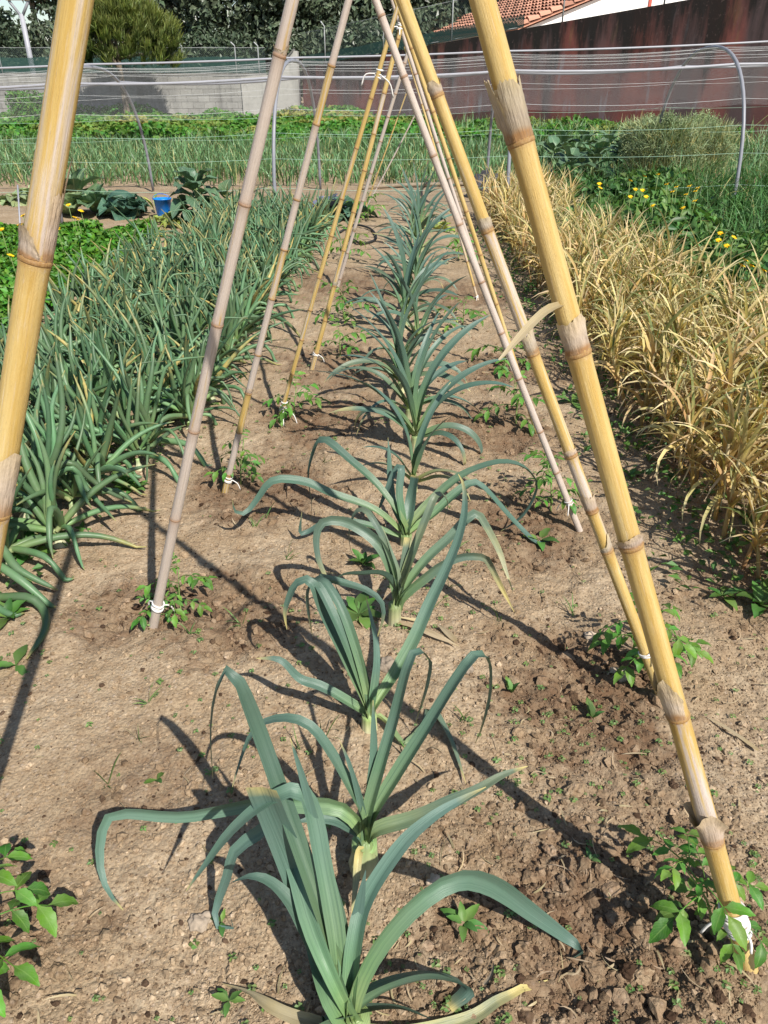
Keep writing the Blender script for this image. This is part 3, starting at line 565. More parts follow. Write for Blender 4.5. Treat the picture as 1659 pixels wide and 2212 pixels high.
tree('gum_tree', 'grey-green tree at the left edge of the block wall', gp(5, 44), 7, .2, (-.8, 0, 2.6), (2.2, 2.4, 2.4), 40, .8, 260, .28, 'gumtree', 7, surf=.3, group='gum trees behind the wall')
tree('gum_tree', 'low dark tree filling the gap behind the chain link fence', gp(180, 37), 4, .14, (0, 0, 2.3), (2.6, 1.6, 1.5), 40, .75, 260, .24, 'darktree', 8, surf=.3, group='gum trees behind the wall')
for px, D, sd in [(330, 35, 21), (440, 36, 22), (660, 36, 23), (20, 36, 24), (750, 37, 25), (840, 37, 26)]:
    tree('understorey_tree', {21: 'low dark tree behind the fence right of the pine', 22: 'low leafy tree behind the fence below the evergreen', 23: 'low tree behind the fence beside the slanted pier', 24: 'low dense tree behind the fence below the utility pole', 25: 'low tree behind the wire fence at the corner of the red wall', 26: 'low tree behind the wire fence left of the tiled roof'}[sd], gp(px, D), 2.2, .08, (0, 0, 2.0), (2.0, 1.2, 1.7), 38, .6, 420, .2, 'darktree' if sd % 2 else 'gumtree', sd, surf=.3, group='low trees behind the fences')
# the pine: drooping bright needles in upright tufts, in front of the block wall
g = np.random.default_rng(9); b0 = gp(262, 27.6); root = empty('pine_tree', b0, 'bushy yellow-green pine with upright needle tufts in front of the block wall', 'tree')
cx = W(262, 110, 27.6)-b0; cl = []
tufts = []
for _ in range(520):
    d = nrm(g.normal(0, 1, 3)); d[2] = d[2] if d[2] > -.35 else -d[2]
    q = cx+d*np.array([1.9, 1.5, 1.35])*(.55+.45*g.random()**.5)+[0.1*d[2], 0, .05]
    if q[2] < 1.45-.25*d[0]: q[2] = 1.45+g.random()*.3
    tufts.append(q)
tufts = np.array(tufts); n = 40; base = np.repeat(tufts, n, 0)+g.normal(0, .05, (len(tufts)*n, 3)); out = nrm(base-cx)
V, F, C = blades(base, np.arctan2(out[:, 1], out[:, 0])+g.normal(0, .9, len(base)), .17+.17*g.random(len(base)), R(62)+g.normal(0, .35, len(base)), .1, .03, 2, across=2, g=g)
obj('crown', mesh('crown', V, F, M['pine'], C), root)
limbs(root, 2.6, .13, [tufts[i] for i in range(0, 500, 50)], M['bark'], .5)
g = np.random.default_rng(10); b0 = G(58, 272); b0[1] = min(b0[1], 27); b0 = gp(58, 27)
root = empty('bush', b0, 'round dark green bush at the foot of the block wall left of the pine', 'bush')
obj('foliage', crown([(np.array([g.normal(0, .35), g.normal(0, .3), .45+g.random()*.45]), np.array([.35]*3)) for _ in range(14)], 1500, .12, g, M['vine'], 'foliage'), root)
V, F, C = tube([[0, 0, 0], [.05, 0, .6]], [.03, .015], 6); obj('stem', mesh('stem', V, F, M['bark'], C), root)
# ------------------------------------------------------------------ far crops (stuff: read as masses)
g = np.random.default_rng(12)
def inwall(x, y):       # in front of the red and the block wall
    t = np.clip((x-RA[0])/(RC[0]-RA[0]), 0, 1); return y < np.where(x < RA[0], WD-.3, RA[1]+(RC[1]-RA[1])*t-.3)
n = 30000; x = g.uniform(-13, 15, n); y = 12.9+7.6*g.random(n)**.9; k = inwall(x, y) & (np.abs(x) < 1.5+y*.62); x, y = x[k], y[k]; n = len(x)
row = np.floor(y/.28)*.28+.05*g.normal(0, 1, n); dn = .8+.3*vnoise(x*.5, row*.5, 31)
V, F, C = blades(np.stack([x, row, 0*x], -1), g.random(n)*6.28, (.3+.26*g.random(n))*(dn+.25*vnoise(x*1.7, row*1.7, 32)), R(78)+g.normal(0, .22, n), .3+1.0*g.random(n), .016+.01*g.random(n), 4, across=2, yel=(g.random(n) < .1)*.8, g=g)
tag(obj('onion_field', mesh('onion_field', V, F, M['farcrop'], C)), 'field of upright green onion tops beyond the tunnel hoops', 'onion field', kind='stuff')
n = 90000; x = g.uniform(-19, 15, n); y = 19.5+10*g.random(n); k = inwall(x, y) & (np.abs(x) < 2+y*.62); x, y = x[k], y[k]
hz = .36+.24*vnoise(x*.7, y*.7, 41)+.1*vnoise(x*2, y*2, 42)+.22*np.clip((y-25)/4, 0, 1); p = np.stack([x, y, hz*(.35+.65*g.random(len(x))**.5)], -1)
V, F, C = cards(p, np.tile([0, -.3, 1.], (len(x), 1)), .10+.08*g.random(len(x)), g, .85, .55, yel=np.clip(vnoise(x*.6, y*1.1, 43)*1.2-.25, 0, .7))
tag(obj('vine_field', mesh('vine_field', V, F, M['vine'], C, False)), 'spreading bright green vine leaves in front of the block wall', 'vine crop', kind='stuff')
n = 16000; x = g.uniform(1.5, 15, n); y = g.uniform(10.5, 26, n); t = (x-RA[0])/(RC[0]-RA[0]); yw = RA[1]+(RC[1]-RA[1])*t; k = (y < yw-.15) & (y > np.maximum(yw-5.5, 10.8)) & (x < 1+y*.62); x, y = x[k], y[k]; n = len(x)
V, F, C = blades(np.stack([x, y, 0*x], -1), g.random(n)*6.28, .4+.4*g.random(n), R(78)+g.normal(0, .2, n), .3+1.1*g.random(n), .013+.01*g.random(n), 4, across=2, yel=(g.random(n) < .15)*.8, g=g)
tag(obj('wall_grass', mesh('wall_grass', V, F, M['farcrop'], C)), 'rough tall grass along the foot of the red wall', 'grass', kind='stuff')
# ------------------------------------------------------------------ netting tunnel
hp = [((136, 490), (331, 412)), ((598, 490), (692, 410)), ((1090, 490), (1050, 410)), ((1572, 490), (1395, 410))]; Hs = [1.60, 1.67, 1.74, 1.81]
hn, hf = [G(*a)+[0, 0, .02] for a, b in hp], [G(*b) for a, b in hp]
hn = [hn[0]-(hn[1]-hn[0])]+hn+[hn[3]+(hn[3]-hn[2])]; hf = [hf[0]-(hf[1]-hf[0])]+hf+[hf[3]+(hf[3]-hf[2])]; Hs = [1.53]+Hs+[1.95]
def hoop(i, a):
    c, s = math.cos(a), math.sin(a); m = (hn[i]+hf[i])/2; sc = abs(c)**.8*(1 if c > 0 else -1); return m+(hn[i]-m)*sc+np.array([0, 0, Hs[i]*abs(s)**.82])
O = (hn[1]+hf[1])/2*[1, 1, 0]
root = empty('netting_tunnel', O, 'long low tunnel of grey pipe hoops strung with lines and bird netting', 'tunnel')
for i in range(6):
    V, F, C = tube([hoop(i, a)-O for a in np.linspace(0, math.pi, 30)], .021, 8); obj('hoop', mesh('hoop', V, F, M['grey_pipe'], C), root)
def along(a, r, m, name, sag=.03, dz=0):
    P = [];
    for i in range(5):
        p, q = hoop(i, a), hoop(i+1, a)
        for t in np.linspace(0, 1, 8, endpoint=(i == 4)): P.append(p+(q-p)*t-[0, 0, sag*4*t*(1-t)-dz]-O)
    V, F, C = tube(P, r, 6); obj(name, mesh(name, V, F, m, C), root)
along(math.pi/2, .013, M['white_pipe'], 'ridge_pipe', .01, .03)
along(R(62), .017, M['white_pipe'], 'side_pipe', .03, -.02); along(R(121), .017, M['grey_pipe'], 'side_pipe', .05, .03)
for a, m in [(10, 'gstring'), (20, 'gstring'), (30, 'gstring'), (41, 'string'), (52, 'string'), (69, 'string'), (76, 'string'), (83, 'string'), (97, 'string'), (104, 'string'), (111, 'string'), (132, 'string'), (146, 'gstring'), (158, 'gstring')]:
    along(R(a), .0017, M[m], 'string', .02+.03*rnd.random())
nu, nv = 26, 16; P = np.zeros((nu, nv, 3)); C = np.zeros((nu, nv, 4))
for i in range(nu):
    f = i/(nu-1)*5; k = min(int(f), 4); t = f-k
    for j in range(nv):
        a = R(38+104*j/(nv-1)); P[i, j] = hoop(k, a)*(1-t)+hoop(k+1, a)*t+[0, 0, .012-.05*4*t*(1-t)]-O; C[i, j, 0] = f*2.4; C[i, j, 1] = j*.2
obj('netting', mesh('netting', P.reshape(-1, 3), grid_faces(nu, nv), M['bird'], C.reshape(-1, 4)), root)
# ------------------------------------------------------------------ canes
def cane_path(k):
    fp, tp = FEET[k]; f = GP(*fp); pair = k[0]+('R' if k[1] == 'L' else 'L')
    Dm = f[1]*.45+.55*(foot[pair][1] if pair in foot else f[1]); Dm = {'1L': .84, '1R': 1.02}.get(k, Dm)
    t = W(tp[0], tp[1], Dm); d = t-f; return f, t, d
CANES = {  # key: foot diameter, top diameter, grey share, extra length past the upper pixel, node pixel rows, label
 '1L': (.038, .029, .33, .55, [560, 1105, 1600], 'thick golden cane with a grey torn sheath, standing left of the foremost leek'),
 '1R': (.039, .027, .36, .55, [308, 765, 1180, 1545, 1815], 'thick golden cane with torn papery sheaths and white tie at its foot'),
 '2L': (.031, .023, .78, .45, [118, 440, 700, 930, 1120], 'smooth greyish cane with lilac tint planted at the edge of the bare patch'),
 '2R': (.033, .023, .35, .4, [208, 500, 765, 985, 1105, 1190], 'stout straw-yellow cane with fibrous sheaths rising from the bushy tomato'),
 '3L': (.027, .021, .55, .3, None, 'straight pale yellow cane beside the wilted tomato seedling'),
 '3R': (.026, .022, .88, .3, None, 'whitish weathered cane crossing in front of the stout straw cane'),
 '4L': (.023, .018, .3, .1, None, 'thin yellow cane with a loose white string loop near its foot'),
 '4R': (.023, .018, .15, .1, None, 'yellow cane whose foot stands bare in damp soil right of the leek row'),
 '5L': (.028, .023, .35, .3, None, 'yellow cane tied low with white string behind the thin looped cane'),
 '5R': (.022, .019, .95, .2, None, 'pale grey cane running just behind the whitish weathered cane'),
 '6L': (.029, .025, .9, .1, None, 'grey weathered cane leaning close behind the tied yellow cane'),
 '6R': (.02, .016, .4, .1, None, 'thin brownish cane tied to a small stake beyond the damp hollow'),
 '7L': (.019, .016, .1, .1, None, 'thin golden cane at the far end of the cane row'),
 '8L': (.02, .018, 1.0, .05, None, 'thin whitish cane at the far end beside the thin golden one')}
top_of = {}
def sheath(root, frame, r, L, arc, seed, flare=.15, ragged=.25, a0=0.0, n=10, m=12, mid=None):
    """torn papery sleeve round a cane; frame = (origin, axis, side, binormal)"""
    o_, T, S, B = frame; g = np.random.default_rng(seed); ang = a0+np.linspace(-arc/2, arc/2, m); u = np.linspace(0, 1, n)
    m = 26; ang = a0+np.linspace(-arc/2, arc/2, m); qn = np.linspace(0, 1, m); ln = L*(1-ragged*(.5+.5*vnoise(qn*4+seed, qn*0+seed, 5))-.12*ragged*g.random(m)-.45*ragged*np.abs(np.linspace(-1, 1, m))**2); V = []
    for ui in u:
        for j, a in enumerate(ang):
            rr = r*1.07*(1+flare*ui**2*(1+.6*vnoise(np.array([j*.3+seed]), np.array([ui*2.]), 3)[0]))+.0004*g.normal(); V.append(o_+T*(ui*ln[j])+(S*math.cos(a)+B*math.sin(a))*rr)
    C = np.zeros((n, m, 4)); C[..., 0] = u[:, None]; C[..., 1] = np.linspace(0, 1, m)[None]; C[..., 2] = (u[:, None] < .12)*.7; C[..., 3] = g.random()
    obj('sheath', mesh('sheath', np.array(V), grid_faces(n, m), M['sheath'], C.reshape(-1, 4)), root)
for k, (d0, d1, grey, extra, nodes, label) in CANES.items():
    f, t, d = cane_path(k); L0 = np.linalg.norm(d); T = d/L0; L = L0+extra; root = empty('cane', f, label, 'cane', 'canes of the leaning frames'); rr = random.Random(k)
    bend = np.array([rr.uniform(-.012, .012), rr.uniform(-.012, .012), 0])
    if k in ('1L', '1R'): bend *= .3
    at = lambda s: T*s+bend*math.sin(math.pi*min(max(s/L, 0), 1))
    rad = lambda s: (d0+(d1-d0)*min(max(s/L, 0), 1))/2
    if nodes:
        ss = np.linspace(0, L, 800); py = np.array([proj(f+at(s))[1] for s in ss]); ns = sorted(float(ss[np.argmin(np.abs(py-q))]) for q in nodes); gap = np.mean(np.diff(ns)) if len(ns) > 1 else .3
        s = ns[-1]+gap
        while s < L: ns.append(s); s += gap
    else:
        ns = []; s = rr.uniform(.06, .16)
        while s < L: ns.append(s); s += rr.uniform(.15, .24)
    cuts = [-.06]+ns+[L]
    S = nrm(np.cross(T, [0, 1, 0])); B = np.cross(T, S)
    for i in range(len(cuts)-1):
        a, b = cuts[i], cuts[i+1]
        if b-a < .01: continue
        q = np.array([0, .012, .03, .12, .3, .5, .7, .88, .97, .988, 1]); sl = a+(b-a)*q; pts = np.array([at(s) for s in sl])
        prof = np.array([1.05, 1.07, 1.0, .985, .98, .975, .98, .99, 1.01, 1.06, 1.04]); V, F, C = tube(pts, np.array([rad(s) for s in sl])*prof, 14)
        nd = np.array([1, .8, .35, .06, 0, 0, 0, .05, .2, .6, 1]); C[:len(q)*14, 2] = np.repeat(nd, 14)*.8; C[:, 0] = C[:, 0]*(b-a)*5+i*3.7
        o = obj('internode', mesh('internode', V, F, M['cane'], C), root); o.color = (min(max(grey+rr.uniform(-.18, .18), 0), 1), 0, 0, 1)
    for s in ns:
        V, F, C = tube([at(s-.0035), at(s-.0015), at(s+.0015), at(s+.0035)], np.array([1.05, 1.11, 1.11, 1.05])*rad(s), 14); C[:, 2] = .85; o = obj('node_ring', mesh('node_ring', V, F, M['cane'], C), root); o.color = (grey*.8, 0, 0, 1)
    fr = lambda s: (at(s+.003), T, S, B)
    P0 = -math.pi/2
    if k == '1R':
        byy = {n: s for n, s in zip(sorted(nodes, reverse=True), ns)}
        sheath(root, fr(byy[308]), rad(byy[308]), .12, 3.0, 1, .10, .5, 1.6); sheath(root, fr(byy[308]), rad(byy[308])*1.06, .09, 1.6, 2, .35, .5, 0.2)
        sheath(root, fr(byy[765]), rad(byy[765]), .065, 4.4, 3, .12, .6, 2.4); sheath(root, fr(byy[1180]), rad(byy[1180]), .03, 4.5, 4, .2, .7, 2.2)
        sheath(root, fr(byy[1545]), rad(byy[1545]), .12, 3.9, 5, .25, .55, .1); sheath(root, fr(byy[1815]), rad(byy[1815]), .10, 4.2, 6, .55, .5, .6)
        # dry leaf blade sticking out to the left from the 765 node
        o_ = at(byy[765]+.07); e_ = W(1078, 778, (f+o_)[1]-.16)-f; V, F, C = ribbon(spline([o_+S*0, o_*.6+e_*.4+[0, 0, .012], e_], 9), np.interp(np.linspace(0, 1, 9), [0, .2, .7, 1], [.008, .013, .011, .003]), .35, .75, seed=.3); obj('dry_blade', mesh('dry_blade', V, F, M['dry'], C), root)
    if k == '1L':
        byy = {n: s for n, s in zip(sorted(nodes, reverse=True), ns)}
        sheath(root, fr(byy[560]), rad(byy[560]), .11, 2.6, 7, .06, .55, 3.6); sheath(root, fr(byy[560]), rad(byy[560])*1.01, .045, 3.0, 8, .12, .8, .6); sheath(root, fr(byy[1105]), rad(byy[1105]), .10, 5.4, 9, .05, .25, 2.6)
    if k == '2R':
        for i_, (Ls, ar, a_) in enumerate([(.035, 4.5, 2.4), (.04, 3.6, 2.0), (.10, 3.6, 2.6), (.03, 4.6, 2.2), (.09, 5.2, 2.0), (.05, 4.2, 2.5)][::-1][:len(ns)]): sheath(root, fr(ns[i_]), rad(ns[i_]), Ls, ar, 20+i_, .14, .6, a_)
    if k == '2L': sheath(root, fr(ns[-2] if len(ns) > 5 else ns[-1]), rad(ns[-1]), .03, 4, 31, .1, .7, 2)
    if k in ('3L', '4R', '5L', '6L'): sheath(root, fr(ns[2]), rad(ns[2]), .04, 4, 32, .1, .7, 2)
    top_of[k] = f+at(L)
# ------------------------------------------------------------------ white ties and string
def loops(c, T, r, n, seed, spread=.02, tail=.06, tr=.0016):
    g = np.random.default_rng(seed); S = nrm(np.cross(T, [0, 1, 0])); B = np.cross(T, S); a3 = Acc()
    for i in range(n):
        h = (g.random()-.5)*spread*2; tl = g.normal(0, .25); a = np.linspace(0, 6.6, 22)+g.random()*6
        P = c+T*h+np.stack([(S*math.cos(q)+B*math.sin(q))*(r*(1.12+.05*g.random()))+T*(math.cos(q)*tl*r) for q in a]); a3.add(*tube(P, tr*(.8+.5*g.random()), 6))
    for i in range(2):
        q = g.random()*6.28; e = (S*math.cos(q)+B*math.sin(q)); a3.add(*tube(spline([c+e*r*1.1, c+e*(r+tail*.5)-[0, 0, tail*.2], c+e*(r+tail*.7)-[0, 0, tail*.7]], 8), tr, 6))
    return a3
for k, y0, n, sp_, tr, lab in [('1R', 1985, 16, .034, .0028, 'thick white string wound many times round the foot of the front golden cane'), ('2L', 1310, 5, .012, .0024, 'small white string knot low on the greyish lilac cane'), ('2R', 1405, 3, .012, .002, 'white string ring below the bushy tomato leaves'), ('3L', 1035, 4, .012, .0022, 'white string tie at the cane by the wilted tomato'),
                               ('3R', 1085, 3, .008, .002, 'white string ring low on the whitish weathered cane'), ('4L', 880, 6, .03, .0028, 'loose looped white string round the thin yellow cane'), ('5L', 765, 4, .012, .0025, 'white string knot low on the cane behind the looped one'), ('6R', 640, 3, .012, .003, 'white string at the foot of the thin brownish cane'), ('4L', 160, 3, .02, .003, 'string lashing where the far canes cross'), ('5L', 60, 4, .012, .003, 'pale string lashing round the tops of the crossed canes')]:
    f, t, d = cane_path(k); ss = np.linspace(0, 1.05, 500); q = ss[np.argmin([abs(proj(f+d*s)[1]-y0) for s in ss])]; c = f+d*q; r = (CANES[k][0]+CANES[k][1]*q)/2/(1+q)
    a3 = loops(c, nrm(d), r, n, int(y0), sp_, .05 if k != '4L' else .09, tr); tag(obj('string_tie', a3.mesh('string_tie', M['tie'], off=c), loc=c), lab, 'string')
# ------------------------------------------------------------------ leeks
def leek_leaf(root, pts, w, fold=.5, face=.55, yel=0.0, ytip=.12, cut=False, wave=.12, mat='leek', n=26, name='leaf', twist=0.0, wprof=None, t0=0.0):
    P = spline(pts, n); P = P.copy(); O = np.array(root.location); w = w*(1+.05*rnd.uniform(-1, 1))
    for i in range(n): P[i, 2] = max(P[i, 2], gz(P[i, 0], P[i, 1])+.006) if i % 3 == 0 or P[i, 2] < .08 else P[i, 2]
    u = np.linspace(0, 1, n); pr = np.interp(u, [0, .08, .3, .6, .85, 1], [.72, .85, 1, .8, .45, .04] if not cut else [.8, .9, 1, 1, .98, .97]) if wprof is None else np.interp(u, *wprof)
    fo = np.interp(u, [0, .25, .7, 1], [fold*1.9, fold*1.2, fold*.6, fold*.3])
    ye = np.clip(yel+np.interp(u, [0, 1-.001-ytip, 1], [0, 0, 1.0 if ytip > 0 else 0]), 0, 1)
    sd = rnd.random(); pr = pr*(1+.07*vnoise(u*9+sd*90, u*0+sd*31, 2)); V, F, C = ribbon(P, w*pr, fo, face*rnd.uniform(.7, 1.08), 7, twist+rnd.uniform(-.7, .7), ye, sd*.3, wave); C[:, 0] = np.clip(C[:, 0]*(1-t0)+t0, 0, 1)
    obj(name, mesh(name, V-O, F, M[mat], C), root)
def leek_root(px, py, label, r=.017, h=.05, lean=(0, 0), group='leeks in the centre row'):
    p = GP(px, py); root = empty('leek', p, label, 'leek', group)
    V, F, C = tube(spline([[0, 0, -.02], [lean[0]*.5, lean[1]*.5, h*.5], [lean[0], lean[1], h]], 7), np.interp(np.linspace(0, 1, 7), [0, .3, 1], [r*1.25, r*1.1, r]), 10); obj('stalk', mesh('stalk', V, F, M['leek_stalk'], C), root)
    return root, p
def pix_leaf(root, p, path, D, **kw):
    """path of picture points, D the forward distance at start / middle / end"""
    n = len(path); Ds = np.interp(np.linspace(0, 1, n), np.linspace(0, 1, len(D)), D); pts = []
    for (x, y), dd in zip(path, Ds):
        q = W(x, y, dd)
        if q[2] < .012: q = GP(x, y)+[0, 0, .012]
        pts.append(q)
    leek_leaf(root, [p+[0, 0, .02]]+pts, **kw)
# 1: the foremost leek
r_, p = leek_root(772, 2236, 'foremost leek with one broad blade cut off square', .024, .07)
d = p[1]
pix_leaf(r_, p, [(758, 2180), (690, 1960), (622, 1760), (562, 1592), (516, 1475), (492, 1446), (467, 1500), (456, 1585), (460, 1682)], [d, .92, .93, .90], w=.036, ytip=.05)
pix_leaf(r_, p, [(742, 2190), (722, 2010), (695, 1860), (672, 1750), (642, 1708), (575, 1732), (500, 1795), (440, 1872), (402, 1925)], [d, .86, .85, .80], w=.04, face=.7, ytip=.03)
pix_leaf(r_, p, [(728, 2160), (690, 2020), (632, 1860), (566, 1700)], [d, .83, .85], w=.058, cut=True, face=.8, ytip=.04)
pix_leaf(r_, p, [(735, 2180), (700, 2090), (645, 1975), (592, 1912), (545, 1893), (502, 1905)], [d, .80, .80], w=.042, face=.7, ytip=0)
pix_leaf(r_, p, [(720, 2120), (668, 1990), (636, 1880), (604, 1780), (560, 1800), (508, 1838), (492, 1890), (468, 1958), (466, 2006), (505, 2012), (500, 1986)], [d, .93, .9, .86], w=.034, face=.8, ytip=0)
pix_leaf(r_, p, [(748, 2170), (739, 2006), (695, 1842), (660, 1702), (627, 1594)], [d, .84, .88], w=.028, face=.6, ytip=.02)
pix_leaf(r_, p, [(756, 2180), (768, 2042), (794, 1940), (866, 1828), (930, 1768), (1000, 1725), (1050, 1700)], [d, .84, .92], w=.036, face=.6)
pix_leaf(r_, p, [(752, 2175), (798, 2062), (884, 1956), (978, 1896), (1058, 1906), (1152, 1973), (1232, 2040), (1262, 2064), (1195, 2093)], [d, .78, .86, .93], w=.05, face=.6, ytip=.02)
pix_leaf(r_, p, [(760, 2200), (835, 2142), (933, 2116), (1008, 2136), (968, 2182)], [d, .74, .75], w=.072, face=.5, ytip=.05, fold=.5, wprof=([0, .2, .6, 1], [.7, .95, 1, .3]))
pix_leaf(r_, p, [(740, 2190), (760, 2080), (772, 1980), (790, 1880)], [d, .75, .80], w=.034, face=.5, ytip=0)
pix_leaf(r_, p, [(700, 2225), (780, 2190), (860, 2180), (930, 2200)], [d-.03, .70, .68], w=.055, face=.6, ytip=0)
pix_leaf(r_, p, [(880, 2240), (1013, 2208), (1082, 2166), (1182, 2124)], [.68, .75, .83], w=.03, face=.3, yel=.45, ytip=.5, mat='leek')
pix_leaf(r_, p, [(700, 2225), (596, 2187), (540, 2153), (482, 2132)], [.7, .75, .78], w=.028, face=.2, mat='dry', name='dry_leaf', wave=.5)
# 2
r_, p = leek_root(788, 1866, 'leek with pale swollen bulb and one blade kinking far to the left', .028, .075)
d = p[1]
pix_leaf(r_, p, [(786, 1795), (742, 1745), (690, 1735), (560, 1732), (400, 1760), (275, 1755), (228, 1772), (214, 1850), (230, 1920), (266, 1966)], [d, d+.02, d-.02, d-.14], w=.042, face=.75, ytip=.03)
pix_leaf(r_, p, [(782, 1808), (735, 1775), (690, 1768), (640, 1775)], [d, d, d-.02], w=.04, face=.7, ytip=0)
pix_leaf(r_, p, [(782, 1762), (748, 1687), (714, 1627), (674, 1573), (628, 1552), (574, 1559), (540, 1592), (514, 1660), (502, 1700)], [d, d+.05, d+.08, d], w=.03, face=.6, ytip=.05)
pix_leaf(r_, p, [(785, 1775), (773, 1712), (753, 1646), (734, 1600)], [d, d+.03], w=.018, ytip=.1)
pix_leaf(r_, p, [(793, 1779), (806, 1646), (806, 1512)], [d, d+.05, d+.1], w=.028, face=.4, ytip=.05)
pix_leaf(r_, p, [(793, 1765), (827, 1645), (854, 1552), (880, 1446), (900, 1406), (927, 1426), (920, 1486), (898, 1560)], [d, d+.1, d+.14, d+.14], w=.034, face=.5)
pix_leaf(r_, p, [(803, 1768), (860, 1672), (920, 1579), (980, 1480), (1027, 1416), (1053, 1426), (1057, 1494), (1040, 1572), (1026, 1606)], [d, d+.1, d+.16, d+.16], w=.034, face=.5)
pix_leaf(r_, p, [(806, 1799), (898, 1766), (1019, 1713), (1085, 1675), (1140, 1655)], [d, d+.02, d+.06], w=.04, face=.7, yel=.12, ytip=.08)
pix_leaf(r_, p, [(776, 1838), (768, 1905), (760, 1992)], [d-.03, d-.08, d-.12], w=.022, face=.7, yel=.75)
V, F, C = tube(spline([p+[-.004, -.012, 0], p+[-.002, -.014, .035], p+[.004, -.006, .09]], 8), [.024, .03, .032, .03, .026, .022, .017, .012], 12); obj('bulb', mesh('bulb', V-p, F, M['leek_stalk'], C), r_)
# 3
r_, p = leek_root(798, 1572, 'leek with stiff left blades folded over at the top', .020, .05)
d = p[1]
pix_leaf(r_, p, [(786, 1540), (700, 1487), (648, 1466), (606, 1426), (554, 1422)], [d, d+.02, d+.04], w=.034, ytip=.12, face=.4)
pix_leaf(r_, p, [(793, 1526), (753, 1432), (700, 1326), (672, 1258), (640, 1262), (616, 1318), (620, 1360)], [d, d+.12, d+.14, d+.12], w=.04, face=.6)
pix_leaf(r_, p, [(795, 1524), (765, 1432), (720, 1330), (684, 1262), (667, 1275), (667, 1320), (675, 1374)], [d, d+.14, d+.14], w=.034, face=.6)
pix_leaf(r_, p, [(796, 1520), (775, 1420), (740, 1320), (700, 1256), (680, 1248), (722, 1254), (791, 1274), (823, 1299), (828, 1334), (812, 1385)], [d, d+.16, d+.2, d+.18], w=.03, face=.6)
pix_leaf(r_, p, [(797, 1515), (780, 1440), (750, 1340), (724, 1262)], [d, d+.1, d+.16], w=.026, face=.5, ytip=.02)
pix_leaf(r_, p, [(802, 1520), (812, 1440), (810, 1380), (800, 1330), (790, 1288)], [d, d+.06, d+.1], w=.026, face=.5)
pix_leaf(r_, p, [(806, 1530), (850, 1460), (894, 1382), (928, 1306), (960, 1240), (989, 1170), (1004, 1106), (1002, 1050), (990, 1024)], [d, d+.16, d+.26, d+.36], w=.042, face=.55, ytip=.1)
pix_leaf(r_, p, [(806, 1548), (830, 1560), (872, 1618), (919, 1573), (932, 1532), (972, 1604), (1006, 1700)], [d, d, d+.05, d-.1], w=.034, face=.5, yel=.1)
# 4
r_, p = leek_root(852, 1345, 'light green leek with exposed pale stem and dry blade on the soil', .020, .075)
d = p[1]
pix_leaf(r_, p, [(860, 1299), (843, 1216), (813, 1168), (773, 1139), (736, 1124), (697, 1127), (682, 1157), (686, 1205), (701, 1242), (722, 1297)], [d, d+.05, d+.02, d-.03], w=.04, face=.65, yel=.05, ytip=.22)
pix_leaf(r_, p, [(858, 1290), (844, 1260), (822, 1242), (785, 1241), (744, 1242), (706, 1262)], [d, d, d-.04], w=.05, face=.65, ytip=0)
pix_leaf(r_, p, [(862, 1250), (844, 1187), (825, 1135)], [d, d+.05], w=.016, yel=.15)
pix_leaf(r_, p, [(858, 1270), (834, 1180), (806, 1124), (788, 1102), (769, 1106), (756, 1142), (756, 1178), (766, 1216)], [d, d+.1, d+.1], w=.026, face=.5, yel=.12)
pix_leaf(r_, p, [(863, 1281), (890, 1198), (920, 1120), (942, 1069), (954, 1069), (967, 1084), (960, 1117), (934, 1178)], [d, d+.12, d+.14], w=.03, face=.6, yel=.15, ytip=.2)
pix_leaf(r_, p, [(866, 1288), (916, 1216), (975, 1157), (1008, 1121), (1030, 1110), (1049, 1135), (1078, 1190), (1093, 1234), (1108, 1278)], [d, d+.1, d+.1, d], w=.036, face=.6, yel=.05, ytip=.4)
pix_leaf(r_, p, [(866, 1293), (920, 1245), (960, 1216), (1004, 1201), (1048, 1205), (1064, 1230), (1088, 1278), (1111, 1322)], [d, d+.02, d+.02, d-.05], w=.036, face=.7, yel=.05, ytip=.4)
pix_leaf(r_, p, [(864, 1285), (872, 1220), (880, 1161)], [d, d+.06], w=.022, cut=True, yel=.1)
pix_leaf(r_, p, [(862, 1348), (925, 1366), (992, 1396)], [d-.02, d-.08, d-.14], w=.026, face=.2, mat='dry', name='dry_leaf', wave=.4)
pix_leaf(r_, p, [(905, 1345), (918, 1310), (915, 1285)], [d, d+.02], w=.014, face=.5, mat='dry', name='dry_leaf', wave=.4)
# 5
r_, p = leek_root(877, 1176, 'spreading blue-green leek with wide drooping blades and a cropped centre blade', .022, .05)
d = p[1]
pix_leaf(r_, p, [(864, 1150), (806, 1102), (718, 1069), (663, 1043), (608, 1035), (580, 1045), (555, 1080), (530, 1108), (508, 1105), (502, 1080)], [d, d+.05, d+.02, d-.05], w=.042, face=.45, ytip=.02)
pix_leaf(r_, p, [(868, 1128), (813, 1050), (755, 995), (711, 956), (692, 951), (674, 991), (667, 1032), (674, 1090), (670, 1134)], [d, d+.16, d+.2, d+.1], w=.046, face=.45, ytip=.02)
pix_leaf(r_, p, [(860, 1160), (791, 1135), (718, 1124), (664, 1149), (648, 1149), (652, 1106)], [d, d+.03, d], w=.034, face=.4, ytip=.05)
pix_leaf(r_, p, [(872, 1142), (860, 1068), (866, 1010), (852, 1022), (835, 1061), (813, 1113)], [d, d+.1, d+.06], w=.04, face=.5, ytip=.03)
pix_leaf(r_, p, [(879, 1142), (888, 1085), (898, 1028)], [d, d+.06, d+.1], w=.046, cut=True, face=.5, ytip=.03)
